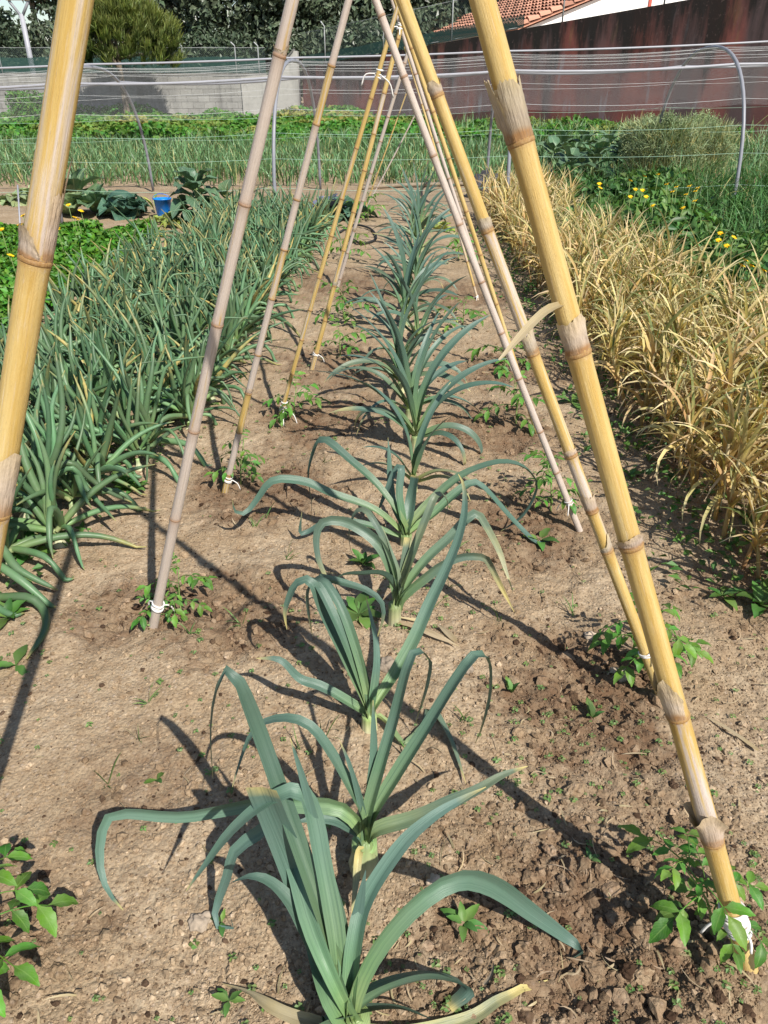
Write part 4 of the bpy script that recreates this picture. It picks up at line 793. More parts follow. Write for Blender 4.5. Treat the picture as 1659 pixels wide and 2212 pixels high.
pix_leaf(r_, p, [(880, 1150), (920, 1101), (975, 1050), (1019, 1021), (1077, 1002), (1121, 1006), (1147, 1024), (1158, 1046), (1147, 1083), (1121, 1120), (1081, 1153)], [d, d+.12, d+.16, d+.05], w=.056, face=.45, ytip=.02)
pix_leaf(r_, p, [(884, 1153), (938, 1112), (982, 1072), (1022, 1046), (1048, 1061), (1085, 1101), (1121, 1138), (1158, 1178), (1180, 1175), (1213, 1160)], [d, d+.08, d+.06, d], w=.052, face=.5, ytip=.02)
pix_leaf(r_, p, [(870, 1140), (850, 1095), (842, 1040), (840, 985), (838, 945)], [d, d+.12, d+.18], w=.036, face=.5, ytip=.02)
# further leeks along the row, each its own plant
def wild_leek(px, py, label, n, seed, size=1.0, yel=0.0, fewer=26):
    r_, p = leek_root(px, py, label, .017*size+.003, .06*size); rr = random.Random(seed); a0 = rr.random()*6.28; plane = rr.choice([0, math.pi])
    for i in range(n):
        q = i/(n-1); az = plane+(i % 2)*math.pi+rr.uniform(-.75, .75); e = R(28+58*q+rr.uniform(-9, 9)); Ln = (.42+.2*q+rr.uniform(-.08, .06))*size
        kb = rr.choice([.38, .5, .62]); s = np.linspace(0, 1, 9); bend = (1-q*.7)*rr.uniform(.9, 2.5); th = e-bend*np.clip((s-kb*.6)/(1-kb*.6), 0, 1)**1.1; P = [np.array([0, 0, .04*size+.03*q])]
        dv = rr.uniform(-.4, .4)
        for j in range(1, 9): P.append(P[-1]+np.array([math.cos(th[j])*math.cos(az+dv*s[j]), math.cos(th[j])*math.sin(az+dv*s[j]), math.sin(th[j])])*Ln/8)
        leek_leaf(r_, [p+v for v in P], w=rr.uniform(.034, .054)*size, face=.4, yel=max(0, yel+rr.uniform(-.1, .1)*(1-q)) if q < .4 else 0, ytip=rr.choice([.03, .05, .3]) if q < .35 else .04, n=fewer)
wild_leek(893, 1060, 'small yellowing leek crowded behind the spreading blue-green one', 7, 1, .75, .35)
wild_leek(898, 968, 'upright fan-shaped leek with dense blue-green blades', 11, 2, 1.1)
wild_leek(884, 905, 'leek with a yellow-tipped blade hanging to the right of its fan', 10, 3, 1.0, .05)
D0 = G(884, 905)[1]; ORD = 'first second third fourth fifth sixth seventh eighth ninth tenth eleventh twelfth thirteenth fourteenth fifteenth'.split()
for i in range(15):
    Dk = D0+.34+.42*i+.05*rnd.uniform(-1, 1); Xk = .095+.0475*(Dk-2.9)+rnd.uniform(-.06, .06); q = proj(np.array([Xk, Dk, 0])); wild_leek(q[0], q[1], ORD[i]+' leek in the row behind the leek with a hanging yellow-tipped blade', 9 if i < 7 else 7, 40+i, rnd.uniform(.75, 1.15), .08, 20 if i < 7 else 14)
# ------------------------------------------------------------------ onions
def onion_leaf_path(Ln, e0, bend, kink, rr):
    """curve in the x-z plane starting at the neck"""
    s = np.linspace(0, 1, 12); th = e0-bend*s**1.5
    if kink: th = th-kink[1]/(1+np.exp(-(s-kink[0])*28))
    x = np.r_[0, np.cumsum(np.cos(th[1:]))]*Ln/11; z = np.r_[0, np.cumsum(np.sin(th[1:]))]*Ln/11
    return np.stack([x, .02*np.sin(s*4+rr.random()*6), z], -1)
def onion_leaf_mesh(Ln, e0, bend, kink, seed, base_z=.07):
    rr = random.Random(seed); P = onion_leaf_path(Ln, e0, bend, kink, rr); P[:, 2] = np.maximum(P[:, 2], -base_z+.008)
    r = np.interp(np.linspace(0, 1, 12), [0, .15, .45, .8, 1], [.007, .011, .0105, .007, .0016])*rr.uniform(.7, 1.3)
    if kink: r = r*(1-.25*np.exp(-((np.linspace(0, 1, 12)-kink[0])/.06)**2))
    V, F, C = tube(P, r, 7, False, seed=rr.random()); C[:, 2] = np.where(C[:, 0] > .95, .45, 0); C[:, 2] = .9 if seed == 12 else (np.clip(C[:, 0]*2.4-1.5, 0, .8) if seed % 6 == 5 else C[:, 2])
    return V, F, C
rr = random.Random(8); OL = []
for i in range(26):
    up_ = i < 15; Ln = rr.uniform(.32, .54); e0 = R(rr.uniform(50, 88)) if up_ else R(rr.uniform(12, 50)); bend = rr.uniform(-.1, .8) if up_ else rr.uniform(.3, 1.0)
    kink = (rr.uniform(.35, .75), rr.uniform(.8, 1.9)) if rr.random() < (.38 if up_ else .5) else None
    OL.append(onion_leaf_mesh(Ln, e0, bend, kink, i))
OLM = [mesh('onion_leaf', *a[:2], M['onion'], a[2]) for a in OL]
V, F, C = tube(spline([[0, 0, -.015], [0, 0, .005], [0, 0, .022], [0, 0, .04], [0, 0, .08]], 10), [.010, .024, .030, .030, .025, .018, .013, .011, .0105, .010], 10); BULB = (V, F, C); BULBM = mesh('bulb', V, F, M['bulb'], C)
def edge_x(y): return np.interp(y, [2.0, 2.5, 3.6, 5.3, 8.2, 9.6], [-1.28, -1.18, -.98, -.90, -.74, -.70])
spots = []
for i, yy in enumerate(np.arange(2.15, 9.6, .2)):
    for j, q in enumerate(np.arange(0, 1.75, .2)):
        x = edge_x(yy)-.02-q+rr.uniform(-.07, .07); y = yy+rr.uniform(-.07, .07)
        if x < -2.45 or (x < np.interp(y, [3.4, 4.2, 7, 9], [-2.5, -2.2, -2.0, -1.75])) or y > 9.2 or rr.random() < .04: continue
        spots.append((x, y))
spots.sort(key=lambda s: math.hypot(*s)); acc = Acc(); nthing = 0
lab = 'onion plant with hollow blue-green leaves packed in the inner rows of the bed'; grp = 'onions in the bed'
for (x, y) in spots:
    q = proj(np.array([x, y, .25])); z = gz(x, y); n = rr.randint(11, 16); vis = -40 < q[0] < 1700 and -20 < q[1] < 2300
    lv = [(rr.randrange(15) if k < n*.58 else rr.randrange(15, 26), rr.random()*6.28, rr.uniform(.8, 1.15)) for k in range(n)]
    if vis and nthing < 290:
        nthing += 1; root = empty('onion_plant', (x, y, z), 'onion plant with spread leaves in the outer row along the bare path' if x > edge_x(y)-.16 else ('blue-green onion plant at the bed side next to the herbs' if x < -1.85 else ('onion plant at the far end of the bed near the kale' if y > 7.6 else lab)), 'onion', grp)
        if y < 6: obj('bulb', BULBM, root, (0, 0, -.014), None, rr.uniform(.7, 1.0))
        if y < 6.5:
            for k, a, s_ in lv: obj('leaf', OLM[k], root, (0, 0, .07), (0, 0, a), s_)
        else:
            key = 'far_onion_%d' % rr.randrange(6); me = bpy.data.meshes.get(key)
            if me is None:
                a4 = Acc().add(*BULB)
                for k, a, s_ in lv: a4.add(rotz(OL[k][0]*s_, a)+[0, 0, .07], OL[k][1], OL[k][2])
                me = a4.mesh(key, M['onion'])
            obj('leaves', me, root, None, (0, 0, rr.random()*6.28))
    else:
        for k, a, s_ in lv[:6]: acc.add(rotz(OL[k][0]*s_, a)+[x, y, z+.07], OL[k][1], OL[k][2])
if acc.n: tag(obj('onion_mass', acc.mesh('onion_mass', M['onion'])), 'rest of the onion bed running out of the picture', 'onions', kind='stuff')
# the corner onions, built by hand
def hand_onion(px, py, label, paths, rad=.012):
    p = GP(px, py); root = empty('onion_plant', p, label, 'onion', 'onions in the bed')
    V, F, C = tube(spline([[-.01, -.01, 0], [-.004, 0, .02], [.012, .004, .06], [.02, .008, .12]], 9), [.02, .03, .032, .028, .022, .018, .017, .016, .015], 12); obj('bulb', mesh('bulb', V, F, M['bulb'], C), root)
    for path, D in paths:
        n = len(path); Ds = np.interp(np.linspace(0, 1, n), np.linspace(0, 1, len(D)), D); pts = [p+[.02, .008, .1]]
        for (x, y), dd in zip(path, Ds):
            q = W(x, y, dd+p[1]); pts.append(q if q[2] > gz(q[0], q[1])+.012 else GP(x, y)+[0, 0, .012])
        P = spline(pts, 18); V, F, C = tube(P-p, np.interp(np.linspace(0, 1, 18), [0, .15, .6, .9, 1], [.7, 1, .95, .6, .12])*rad*rr.uniform(.8, 1.2), 8, seed=rr.random()*.3); C[:, 2] = np.where(C[:, 0] > .95, .6, 0); obj('leaf', mesh('leaf', V, F, M['onion'], C), root)
hand_onion(62, 1138, 'corner onion with exposed white bulb and blades trailing over the soil', [([(100, 1000), (105, 900), (90, 820)], [0, .05]), ([(120, 980), (135, 880), (120, 760)], [0, .1]), ([(150, 1010), (190, 1060), (250, 1125)], [0, .02, -.1]), ([(90, 990), (60, 900), (30, 850)], [0, .1]), ([(140, 1000), (190, 1030), (230, 1060), (285, 1085)], [0, .05, .0]), ([(75, 1020), (40, 980), (0, 1000)], [0, -.05]), ([(95, 1060), (120, 1120), (130, 1170)], [-.02, -.1]), ([(110, 990), (150, 930), (165, 880)], [0, .1]), ([(115, 985), (112, 880), (140, 800)], [0, .12])])
hand_onion(-70, 1330, 'onion at the near end of the bed with long flattened blades', [([(-10, 1180), (40, 1230), (125, 1275)], [.1, .1, .1]), ([(-20, 1220), (40, 1250), (105, 1305), (120, 1310)], [.1, .05, 0]), ([(-20, 1290), (60, 1290), (95, 1320), (98, 1370), (60, 1430)], [.05, .0, -.1]), ([(-60, 1200), (-50, 1100), (-20, 1010)], [0, .1]), ([(-40, 1180), (0, 1080), (20, 990)], [0, .1]), ([(-10, 1310), (30, 1335), (55, 1330)], [0, 0])], .015)
# ------------------------------------------------------------------ garlic
g = np.random.default_rng(21)
def garlic_leaves(seed, near=True):
    """list of (V,F,C): stem first"""
    q = np.random.default_rng(seed); n = q.integers(14, 20); out = []; lean = q.normal(0, .05, 2); h = q.uniform(.26, .38)
    out.append(tube(spline([[0, 0, -.01], [lean[0]*.4, lean[1]*.4, h*.5], [lean[0], lean[1], h]], 5), np.linspace(.008, .005, 5), 6, False, seed=q.random()))
    z = np.sort(q.uniform(.06, h, n)); a0 = q.random()*6.28
    for i in range(n):
        f = z[i]/h; b = np.array([[lean[0]*f, lean[1]*f, z[i]]]); dead = f < .55
        V, F, C = blades(b, a0+(i % 2)*math.pi+q.normal(0, .5), q.uniform(.18, .36)*(1 if dead else 1.05), R(q.uniform(50, 76)) if dead else R(q.uniform(66, 88)), q.uniform(1.6, 3.0) if dead else q.uniform(.3, 1.9), q.uniform(.010, .018), 7 if near else 5, 1.2, 3 if near else 2, .35, yel=float(q.random() < .3 and not dead)*q.uniform(.5, 1.0), tw=.35, g=q)
        out.append((V, F, C))
    return out
GV = [garlic_leaves(i) for i in range(9)]; GVf = [garlic_leaves(100+i, False) for i in range(8)]
GVM = [[mesh('leaf', v[0], v[1], M['garlic'], v[2]) for v in p] for p in GV]
def joined(p):
    a4 = Acc()
    for v in p: a4.add(*v)
    return a4
GJ = [joined(p).mesh('garlic_plant', M['garlic']) for p in GV]; GJF = [joined(p).mesh('garlic_plant', M['garlic']) for p in GVf]; GD = [joined(p).get() for p in GVf]
spots = []
for yy in np.arange(1.75, 9.9, .115):
    x0, x1 = np.interp(yy, [1.7, 2.2, 4, 7.3, 9.9], [1.42, 1.30, 1.30, 1.28, 1.26]), np.interp(yy, [1.7, 4.2, 6.5, 8, 9.9], [2.35, 2.3, 2.0, 1.95, 2.05])
    for xx in np.arange(x0, x1, .115): spots.append((xx+rr.uniform(-.04, .04), yy+rr.uniform(-.04, .04)))
inv = []; out = []
for s_ in spots:
    q = proj(np.array([s_[0], s_[1], .3])); (inv if (q[0] < 1690 and q[1] < 2250) else out).append(s_)
inv.sort(key=lambda s: math.hypot(*s)); acc = Acc(); lab = 'dry straw-coloured garlic plant packed in the inner rows of the garlic bed'
for i, (x, y) in enumerate(inv[:300]):
    root = empty('garlic_plant', (x, y, gz(x, y)), 'straw-coloured garlic plant in the outer row along the shaded path' if x < 1.42 else ('yellowing garlic plant in the bed edge against the green weeds' if x > 2.1 else lab), 'garlic', 'garlic plants in the bed'); a, s_ = rr.random()*6.28, rr.uniform(.85, 1.2)
    if i < 70:
        k = rr.randrange(9); root.rotation_euler = (0, 0, a); root.scale = (s_,)*3
        for j, m in enumerate(GVM[k]): obj('stem' if j == 0 else 'leaf', m, root)
    else: obj('leaves', rr.choice(GJ if i < 180 else GJF), root, None, (0, 0, a), s_)
for (x, y) in inv[300:]+out:
    V, F, C = GD[rr.randrange(8)]; C = C.copy(); C[:, 3] = (C[:, 3]+rr.random()) % 1; acc.add(rotz(V*rr.uniform(.85, 1.2), rr.random()*6.28)+[x, y, gz(x, y)], F, C)
tag(obj('garlic_mass', acc.mesh('garlic_mass', M['garlic'])), 'densely packed far part of the dry garlic bed', 'garlic', kind='stuff')
# ------------------------------------------------------------------ tomato seedlings
def tomato_leaf_mesh(seed, Ln=.16, broad=1.0):
    q = np.random.default_rng(seed); a5 = Acc(); s = np.linspace(0, 1, 8); th = R(38)-1.25*s**1.3; P = np.stack([np.r_[0, np.cumsum(np.cos(th[1:]))], 0*s, np.r_[0, np.cumsum(np.sin(th[1:]))]], -1)*Ln/7
    a5.add(*tube(P, np.linspace(.0022, .001, 8), 5, False))
    k = 3 if broad < 1.2 else 2
    for i in range(k*2+1):
        if i == k*2: b, az, sz = P[-1], 0, .062
        else: j = i//2; b = P[int(2+j*4.4/max(k-1, 1))]; az = (1 if i % 2 else -1)*q.uniform(.8, 1.25); sz = .036+.012*j
        sz *= Ln/.16*q.uniform(.8, 1.15)*broad; V, F, C = broadleaf(sz*1.15, sz*.5, 11, 5, .3, q.uniform(.4, 1.2), .05, .08, .72, .85, q, q.random(), .1)
        V = roty(V, R(q.uniform(-40, 10))); a5.add(rotz(V, az)+b, F, C)
    return a5.mesh('leaf', M['tomato'])
TL = [tomato_leaf_mesh(i) for i in range(5)]+[tomato_leaf_mesh(10+i, .13, 1.5) for i in range(3)]
for m in TL[:0]: pass
def tomato(px, py, label, h, n, seed, sc=1.0, big=False, lean=(0, 0), wilt=0.0, off=(0, 0)):
    p = GP(px, py)+[off[0], off[1], 0]; root = empty('tomato_plant', p, label, 'tomato plant', 'tomato seedlings at the cane feet'); q = random.Random(seed)
    top = np.array([lean[0], lean[1], h]); V, F, C = tube(spline([[0, 0, -.01], top*[.3, .3, .5], top], 7), np.linspace(.0048, .002, 7)*sc, 7); obj('stem', mesh('stem', V, F, M['tstem'], C), root)
    a = q.random()*6
    for i in range(n):
        f = .25+.75*i/max(n-1, 1); a += 2.4+q.uniform(-.3, .3); b = top*[f*f, f*f, f]
        obj('leaf', q.choice(TL[5:] if big and i % 3 == 0 else TL[:5]), root, b, (q.uniform(-.2, .2), q.uniform(-.35, .25)+wilt-(.5 if i >= n-2 else 0), a), sc*q.uniform(.8, 1.15)*(1 if i < n-2 else .7))
tomato(-70, 2110, 'bushy tomato plant at the foot of the left golden cane', .26, 15, 1, 1.0, True, (.06, .02))
tomato(1540, 2020, 'leafy tomato plant tied to the foot of the front golden cane', .2, 13, 2, .7, True, (-.1, .03))
tomato(1392, 1448, 'bushy tomato plant hiding the foot of the stout straw cane', .22, 14, 3, .8, False, (-.04, 0))
tomato(392, 1330, 'feathery tomato seedling right of the greyish lilac cane', .17, 9, 4, .62, False, (.01, .02))
tomato(345, 1338, 'small tomato shoot with few broad leaves at the greyish lilac cane', .07, 5, 5, .62, True, (.01, -.01))
tomato(520, 1048, 'tomato seedling with limp lower leaves beside the straight pale cane', .2, 10, 6, .75, False, (.03, .02), .25)
tomato(635, 905, 'light green tomato seedling behind the looped string', .16, 9, 7, 1.0, False, (.02, .02))
tomato(1190, 1105, 'dark green tomato plant leaning on the whitish weathered cane', .2, 11, 8, .85, False, (-.03, .02))
tomato(1115, 915, 'tomato plant with one bright drooping leaf beside the bare cane foot', .2, 8, 9, 1.0, True, (-.02, .03))
tomato(1090, 795, 'small tomato seedling below the pale grey cane', .14, 7, 10, 1.1)
tomato(742, 690, 'tomato seedling with drooping leaves by the grey weathered cane', .2, 9, 11, 1.2)
tomato(735, 770, 'sparse tomato seedling next to the cane tied low with string', .14, 6, 12, 1.1)
tomato(1000, 700, 'tiny tomato seedling right of the far leeks', .14, 6, 13, 1.1)
tomato(755, 560, 'tomato seedling at the far end between canes and leeks', .22, 9, 14, 1.3)
tomato(795, 475, 'leafy tomato seedling at the foot of the farthest canes', .25, 9, 15, 1.5)
tomato(990, 560, 'tomato seedling on the far right side of the leek row', .2, 8, 16, 1.3)
# ------------------------------------------------------------------ herbs, cabbages, kale, lettuces on the left
q = np.random.default_rng(31)
def herb_mesh(seed):
    z = np.random.default_rng(seed); n = 260; a = z.random(n)*6.28; r = .17*z.random(n)**.5; h = .07+.16*z.random(n)**.7*(1-.4*(r/.17)**2); p = np.stack([r*np.cos(a), r*np.sin(a), h], -1)
    o_ = np.stack([np.cos(a)*.5, np.sin(a)*.5, 0*a+1], -1); c = cards(p, o_, .055+.03*z.random(n), z, .6, .6); m = 40; a = z.random(m)*6.28
    st = blades(np.zeros((m, 3)), a, .16+.1*z.random(m), R(70)+z.normal(0, .2, m), .4, .006, 3, across=2, g=z); return Acc().add(*c).add(*st).mesh('leaves', M['herb'])
HM = [herb_mesh(i) for i in range(6)]
for yy in np.arange(4.3, 8.3, .26):
    for xx in np.arange(-5.2, -2.2, .27):
        x, y = xx+q.normal(0, .05), yy+q.normal(0, .05); k = proj(np.array([x, y, .15]))
        if k[0] < -60 or x > np.interp(y, [4.3, 7, 8.5], [-2.3, -2.25, -2.5]): continue
        root = empty('herb_plant', (x, y, gz(x, y)), 'bright green leafy herb in the dense patch left of the onions', 'herb', 'herbs left of the onions'); obj('leaves', HM[q.integers(6)], root, None, (0, 0, q.random()*6.28), float(q.uniform(.7, 1.0)))
def rosette(name, label, cat, loc, mat, n, Ln, Wd, seed, p0=8, p1=75, head=0, hz=0, ruffle=.08, cup=.5, droop=.9, group=None, stem=None, pw=.75, headmat=None, size=1.0):
    z = np.random.default_rng(seed); root = empty(name, loc, label, cat, group); ms = []; root.scale = (size,)*3
    for i in range(3): V, F, C = broadleaf(Ln*z.uniform(.9, 1.1), Wd*z.uniform(.9, 1.1), 10, 9, cup, droop*z.uniform(.7, 1.3), ruffle, .18, pw, .6, z, z.random()); ms.append(mesh('leaf', V, F, M[mat], C))
    a = z.random()*6
    for i in range(n):
        f = i/max(n-1, 1); a += 2.4+z.normal(0, .12); obj('leaf', ms[i % 3], root, (math.cos(a)*.02, math.sin(a)*.02, hz*(.25+.75*f)+.02), (z.normal(0, .12), -R(p0+(p1-p0)*f+z.normal(0, 6)), a), float((1.05-.4*f)*z.uniform(.85, 1.12)))
    if head:
        V = V2*head*np.array([1, 1, .9]); V = V*(1+.05*vnoise(V[:, :1]*60, V[:, 1:2]*60+V[:, 2:]*40, 3)); C = np.zeros((len(V), 4)); C[:, 0] = .7; C[:, 1] = .3; obj('head', mesh('head', V, F2, M[headmat or mat], C), root, (0, 0, head*.9+hz*.4))
    if stem: V, F, C = tube([[0, 0, -.02], [.01, 0, hz]], [.02, .014], 8); obj('stem', mesh('stem', V, F, M['tstem'], C), root)
    return root
rosette('cabbage', 'dark blue-green savoy cabbage with crinkled leaves at the end of the cabbage row', 'cabbage', GP(268, 468), 'savoy', 18, .27, .28, 1, 5, 80, .13, .04, .12, group='cabbages', headmat='savoy', size=1.25)
rosette('cabbage', 'green cabbage with a yellowed lower leaf beside the savoy', 'cabbage', GP(212, 462), 'cabbage', 14, .36, .27, 2, 15, 78, .09, .03, group='cabbages', size=1.25)
rosette('cabbage', 'pale green cabbage partly hidden by the left golden cane', 'cabbage', GP(150, 466), 'pale_cabbage', 14, .33, .27, 3, 15, 80, .1, .03, group='cabbages', size=1.25)
rosette('cabbage', 'wilted whitish cabbage at the left end of the row', 'cabbage', GP(35, 440), 'pale_cabbage', 12, .34, .28, 4, 2, 45, 0, .03, droop=1.6, group='cabbages')
rosette('cabbage', 'tall loose-leaved cabbage behind the pale one', 'cabbage', GP(165, 432), 'cabbage', 12, .4, .24, 5, 25, 82, 0, .05, group='cabbages', size=1.25)
rosette('cabbage', 'pale collapsed cabbage between the wilted one and the cane', 'cabbage', GP(75, 432), 'pale_cabbage', 10, .36, .26, 6, 5, 60, 0, .04, droop=1.3, group='cabbages')
p = GP(430, 486); rosette('kale_plant', 'tall grey-green kale standing in front of the blue bucket', 'kale', p, 'kale', 26, .36, .26, 7, -30, 72, 0, .36, .1, .35, 1.0, stem=True, size=1.15)
rosette('kale_plant', 'smaller kale with lighter leaves leaning right of the tall kale', 'kale', GP(488, 476), 'cabbage', 10, .32, .2, 8, -10, 65, 0, .18, .06, .3, 1.1, stem=True, size=1.25)
rosette('cabbage', 'bluish purple cabbage beyond the end of the onion bed', 'cabbage', GP(712, 468), 'purple', 9, .26, .26, 9, 15, 80, .09, .05, .06, size=1.3)
rosette('cabbage', 'low green cabbage behind the far canes', 'cabbage', GP(752, 470), 'savoy', 12, .3, .24, 10, 8, 70, .08, .03, .06, size=1.2)
for i, (x, y) in enumerate([(318, 492), (345, 484), (375, 492), (300, 520), (335, 512), (366, 476), (318, 548)]):
    rosette('lettuce', 'small yellow-green lettuce in the gap behind the onion tops', 'lettuce', GP(x, y), 'lettuce', 9, .13, .11, 20+i, 10, 75, 0, .01, .14, .4, .8, 'lettuces behind the onions')
rosette('lettuce', 'yellow-green lettuce beside the far end of the leek row', 'lettuce', GP(955, 500), 'lettuce', 9, .16, .13, 30, 10, 75, 0, .01, .14, .4, .8)
rosette('corn_shoot', 'young light green corn-like shoot beside the blue bucket', 'shoot', GP(338, 462), 'lettuce', 8, .32, .05, 33, 55, 86, 0, .02, .0, .3, .9)
root = empty('bucket', G(356, 470), 'bright blue plastic bucket half hidden behind the kale', 'bucket'); root.scale = (.85,)*3
a = np.linspace(0, 2*math.pi, 24, endpoint=False); prof = [(.0, .008), (.085, .008), (.092, .0), (.10, .02), (.122, .25), (.13, .25), (.13, .262), (.12, .262), (.10, .03), (0, .02)]
V = np.array([[r*math.cos(q_), r*math.sin(q_), z] for r, z in prof for q_ in a]); obj('body', mesh('body', V, grid_faces(len(prof), 24, True), M['bucket']), root)
V, F, C = tube([[.13*math.cos(t), -.03-.02*math.sin(t), .25+.13*math.sin(t)*.6] for t in np.linspace(0, math.pi, 14)], .004, 6); obj('handle', mesh('handle', V, F, M['bucket'], C), root)
# ------------------------------------------------------------------ right side: brassicas, seed bush, flowers, grass
for i, (x, y) in enumerate([(1195, 372), (1240, 384), (1290, 382), (1340, 378), (1210, 350), (1260, 350), (1310, 352), (1365, 352), (1385, 380), (1225, 404), (1275, 402)]):
    rosette('broccoli_plant', 'leafy blue-green broccoli plant in the clump before the red wall', 'broccoli', GP(x, y)+[0, 0, 0], 'cabbage' if i % 3 else 'kale', 13, .36, .24, 40+i, -5, 75, 0, .28, .07, .35, .9, 'broccoli clump before the red wall', True, size=1.3)
z = np.random.default_rng(50)
for px, py, hh, rr_, lab in [(1425, 412, 1.02, .68, 'straggly grey-green bush gone to seed with yellowish tips beside the broccoli'), (1490, 400, .95, .66, 'straggly bush gone to seed below the right tunnel hoop'), (1380, 385, .9, .45, 'yellow-tipped bush gone to seed touching the broccoli leaves')]:
    p = GP(px, py); root = empty('seeding_bush', p, lab, 'bush'); n = 3200; r = rr_*z.random(n)**.5; a = z.random(n)*6.28
    V, F, C = blades(np.stack([r*np.cos(a)*.75, r*np.sin(a)*.75, .1+hh*z.random(n)*.75], -1), a+z.normal(0, .8, n), .12+.16*z.random(n), R(55)+z.normal(0, .5, n), z.normal(.4, .6, n), .011, 4, across=2, yel=np.clip((z.random(n) < .35)*z.random(n), 0, 1), g=z); obj('foliage', mesh('foliage', V, F, M['seedbush'], C), root)
    cl = [(np.array([rr_*.8*math.cos(t_)*q_, rr_*.6*math.sin(t_)*q_, hh*(1.02-.5*q_*q_)*h_]), np.array([.13]*3)) for t_, q_, h_ in zip(z.random(60)*6.28, z.random(60)**.5, .75+.3*z.random(60))]
    obj('seed_heads', crown(cl, 14000, .032, z, M['seedbush'], 'seed_heads', .8, .9, .4, upb=.2), root)
    for k in range(9): b = z.normal(0, .15, 2); V, F, C = tube([[b[0]*.3, b[1]*.3, 0], [b[0], b[1], hh*.6], [b[0]*2, b[1]*2, hh*1.1]], [.006, .004, .002], 5); obj('stem', mesh('stem', V, F, M['tstem'], C), root)
def flower_mesh():
    a6 = Acc(); n = 13; ap = np.linspace(0, 6.283, n, endpoint=False)
    a6.add(*blades(np.zeros((n, 3)), ap, .026, .3, .25, .011, 2, across=2, g=np.random.default_rng(1))); V = V1*np.array([.01, .01, .006]); a6.add(V, F1); return a6.mesh('flower', M['petal'])
FM = flower_mesh()
def bush_leaves(seed, n, r, h, size, mat):
    z = np.random.default_rng(seed); a = z.random(n)*6.28; rr_ = r*z.random(n)**.5; hh = h*(.2+.8*z.random(n)**.7)*(1-.35*(rr_/r)**2); c = cards(np.stack([rr_*np.cos(a), rr_*np.sin(a), hh], -1), np.stack([np.cos(a)*.7, np.sin(a)*.7, 0*a+.8], -1), size*(.6+.8*z.random(n)), z, .45, .7)
    m = 60; a = z.random(m)*6.28; st = blades(np.zeros((m, 3)), a, h*(.7+.4*z.random(m)), R(70)+z.normal(0, .2, m), .3, .007, 3, across=2, g=z); return Acc().add(*c).add(*st).mesh('leaves', M[mat])
FB = [bush_leaves(60+i, 420, .3, .42, .085, 'weed') for i in range(3)]+[bush_leaves(70+i, 420, .3, .42, .085, 'grass') for i in range(2)]
fl = [(1292, 405), (1327, 398), (1301, 404), (1364, 385), (1423, 376), (1388, 408), (1466, 415), (1488, 411), (1507, 410), (1460, 372), (1500, 430), (1412, 440), (1358, 432), (1602, 577), (1622, 575), (1655, 588), (1567, 505), (1588, 494), (1540, 485), (1320, 290+90), (1440, 395), (1345, 412)]
fl = [(1295, 398), (1296, 406), (1361, 390), (1422, 377), (1373, 410), (1362, 426), (1396, 426), (1388, 412), (1454, 414), (1392, 381), (1462, 404), (1441, 398), (1490, 402), (1483, 420), (1503, 413), (1508, 406), (1502, 434), (1475, 450), (1556, 505), (1552, 520), (1585, 513), (1602, 574), (1622, 574), (1648, 584), (1609, 562), (1410, 445), (1570, 532)]
cent = {}
for k, (px, py) in enumerate(fl):
    D = 7.6-(py-375)*.0145; q_ = W(px, py, max(D, 4.3)); key = (round(q_[0]/.55), round(q_[1]/.7)); cent.setdefault(key, []).append(q_)
for i, (key, hs) in enumerate(cent.items()):
    c = np.mean(hs, 0); root = empty('flowering_plant', (c[0], c[1], gz(c[0], c[1])), 'yellow-flowered green plant in the weedy strip behind the garlic', 'flower', 'yellow flowers behind the garlic'); O = np.array(root.location)
    s_ = max(.55, min(1.5, (c[2]-.05)/.45)); obj('leaves', FB[i % 3], root, None, (0, 0, i), s_)
    for h_ in hs:
        V, F, C = tube(spline([[(h_-O)[0]*.4, (h_-O)[1]*.4, .05], (h_-O)*[.8, .8, .6], h_-O-[0, 0, .004]], 6), .003, 5); obj('stem', mesh('stem', V, F, M['tstem'], C), root); obj('flower', FM, root, h_-O, (.5, 0, i), 1.0)
z = np.random.default_rng(81)
for k in range(46):
    y = z.uniform(4.6, 10.6); x = np.interp(y, [4.2, 6.5, 8, 10], [2.45, 2.2, 2.2, 2.3])+z.random()**1.1*1.8; q_ = proj(np.array([x, y, .2]))
    if q_[0] > 1720: continue
    root = empty('weed_bush', (x, y, gz(x, y)), 'leafy green weed in the overgrown strip behind the garlic', 'weed', 'weeds behind the garlic'); obj('leaves', FB[k % 5], root, None, (0, 0, k), float(z.uniform(.8, 1.3)))
n = 9000; y = 4.0+7.0*z.random(n)**.8; x = np.interp(y, [4.2, 6.5, 8, 11], [2.4, 2.12, 2.1, 2.2])+z.random(n)**1.3*3.2; k = x < .9+y*.62; x, y = x[k], y[k]; n = len(x); tall = np.clip((x-2.6)/1.2, 0, 1)
V, F, C = blades(np.stack([x, y, 0*x], -1), z.random(n)*6.28, .3+.3*z.random(n)+.35*tall*z.random(n), R(75)+z.normal(0, .25, n), .4+1.6*z.random(n), .008+.008*z.random(n), 6, across=2, yel=(z.random(n) < .05)*.7, g=z)
tag(obj('tall_grass', mesh('tall_grass', V, F, M['grass'], C)), 'tall green grass in the overgrown strip behind the garlic', 'grass', kind='stuff')
